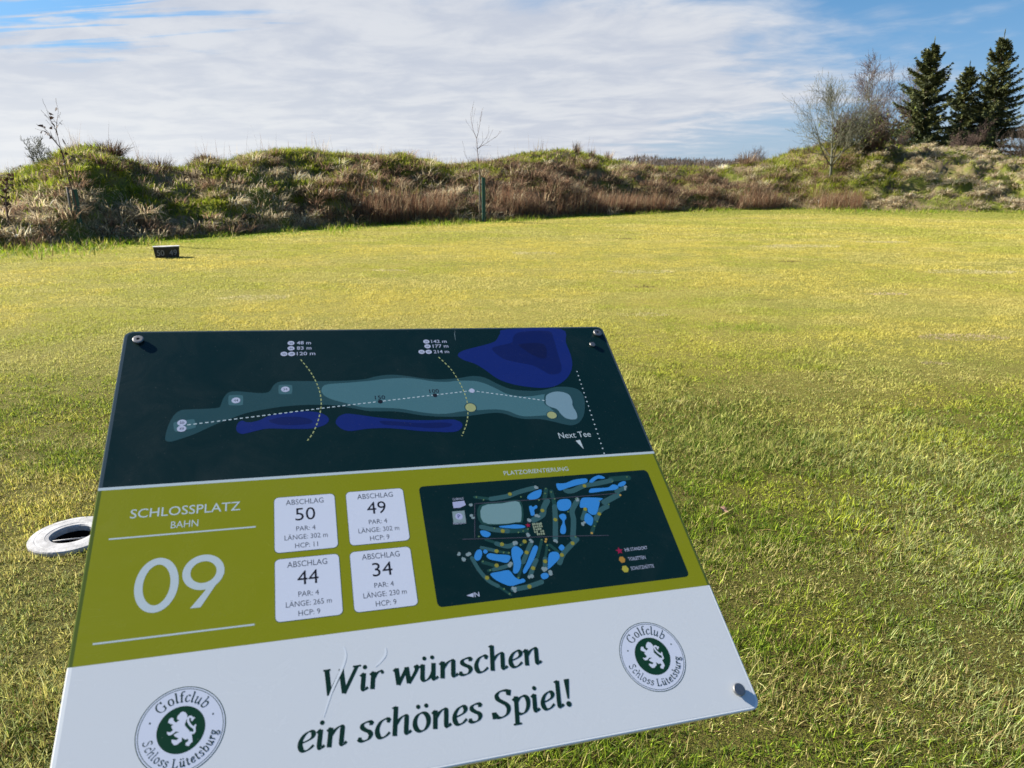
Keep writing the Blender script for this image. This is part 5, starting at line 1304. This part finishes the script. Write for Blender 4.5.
sapling(-0.95, 25.02, 2.8, 'bare young tree in a green sleeve at the middle of the mound', 63, 0, (-0.13, 0), True, 'straight green mesh tree guard with grey stake at the middle of the mound', 1.45, 0.75, 1.05, 0.0)
sapling(-10.22, 17.45, 2.15, 'young tree with a few dark withered leaves at the left end of the mound', 62, 34, (0.10, 0), True, 'dark green mesh tree guard below the leafy sapling at the left', 0.9, 0.5, 0.8, 0.33)
sapling(-11.40, 16.7, 1.05, 'low sapling with dark withered leaves at the left edge of the photo', 65, 70, (0.14, 0), False, None, 0, 0.9, 0.9)

# single tufts that stand out on the crest
def tuft(name, x_, y_, n_, Lr, W_, spread, rad, kind, label, cat, group=None, droop=0.5, z0_=None, mul=1.0):
    zb = mz(x_, y_) if z0_ is None else z0_
    P = np.array([[x_, y_, zb - 0.02]])
    o = bpy.data.objects.new(name, None)
    V, F, n, t_ = tussock(P, kind, n_, Lr, W_, spread, droop, np.array([rad]))
    V = V - np.array([[x_, y_, zb]])
    ob = link_mesh(name, fast_mesh(name, V, F, n, np.clip(t_ * mul, 0, 0.85)), m_dry); ob.location = (x_, y_, zb)
    bpy.data.objects.remove(o)
    tag(ob, label, cat, group)
tuft('rush_tuft', 3.03, 35.3, 110, (0.5, 0.95), 0.016, 0.16, 0.16, 'brown', 'tallest of the three upright rush tufts on the middle hump', 'rush tuft', 'rush tufts on the middle hump', 0.4)
tuft('rush_tuft', 3.78, 35.9, 80, (0.4, 0.75), 0.016, 0.18, 0.13, 'brown', 'middle one of the three upright rush tufts on the hump', 'rush tuft', 'rush tufts on the middle hump', 0.4)
tuft('rush_tuft', 4.66, 36.4, 90, (0.4, 0.75), 0.016, 0.18, 0.14, 'brown', 'rightmost and palest of the three upright rush tufts on the hump', 'rush tuft', 'rush tufts on the middle hump', 0.4, mul=1.25)
tuft('grass_tussock', -11.5, 21.6, 420, (0.25, 0.5), 0.016, 0.55, 0.40, 'brown', 'big dark tussock crowning the left peak of the mound', 'tussock', None, 0.9, mul=0.5)
tuft('grass_tussock', -10.55, 22.6, 300, (0.25, 0.6), 0.014, 0.5, 0.30, 'brown', 'spiky dark tussock on the crest right of the left peak', 'tussock', None, 0.7, mul=0.5)
tuft('grass_tussock', -9.55, 23.5, 260, (0.2, 0.45), 0.014, 0.5, 0.28, 'brown', 'smaller dark tussock on the crest beyond the spiky one', 'tussock', None, 0.7, mul=0.5)
tuft('grass_tussock', 10.9, 39.2, 200, (0.25, 0.42), 0.02, 0.6, 0.16, 'straw', 'bright cream dry tuft on the low part of the crest', 'tussock', None, 1.3, mul=1.45)
tuft('grass_tussock', 12.3, 39.6, 260, (0.3, 0.75), 0.016, 0.4, 0.3, 'brown', 'brown tussock at the right end of the low crest', 'tussock', None, 0.8)
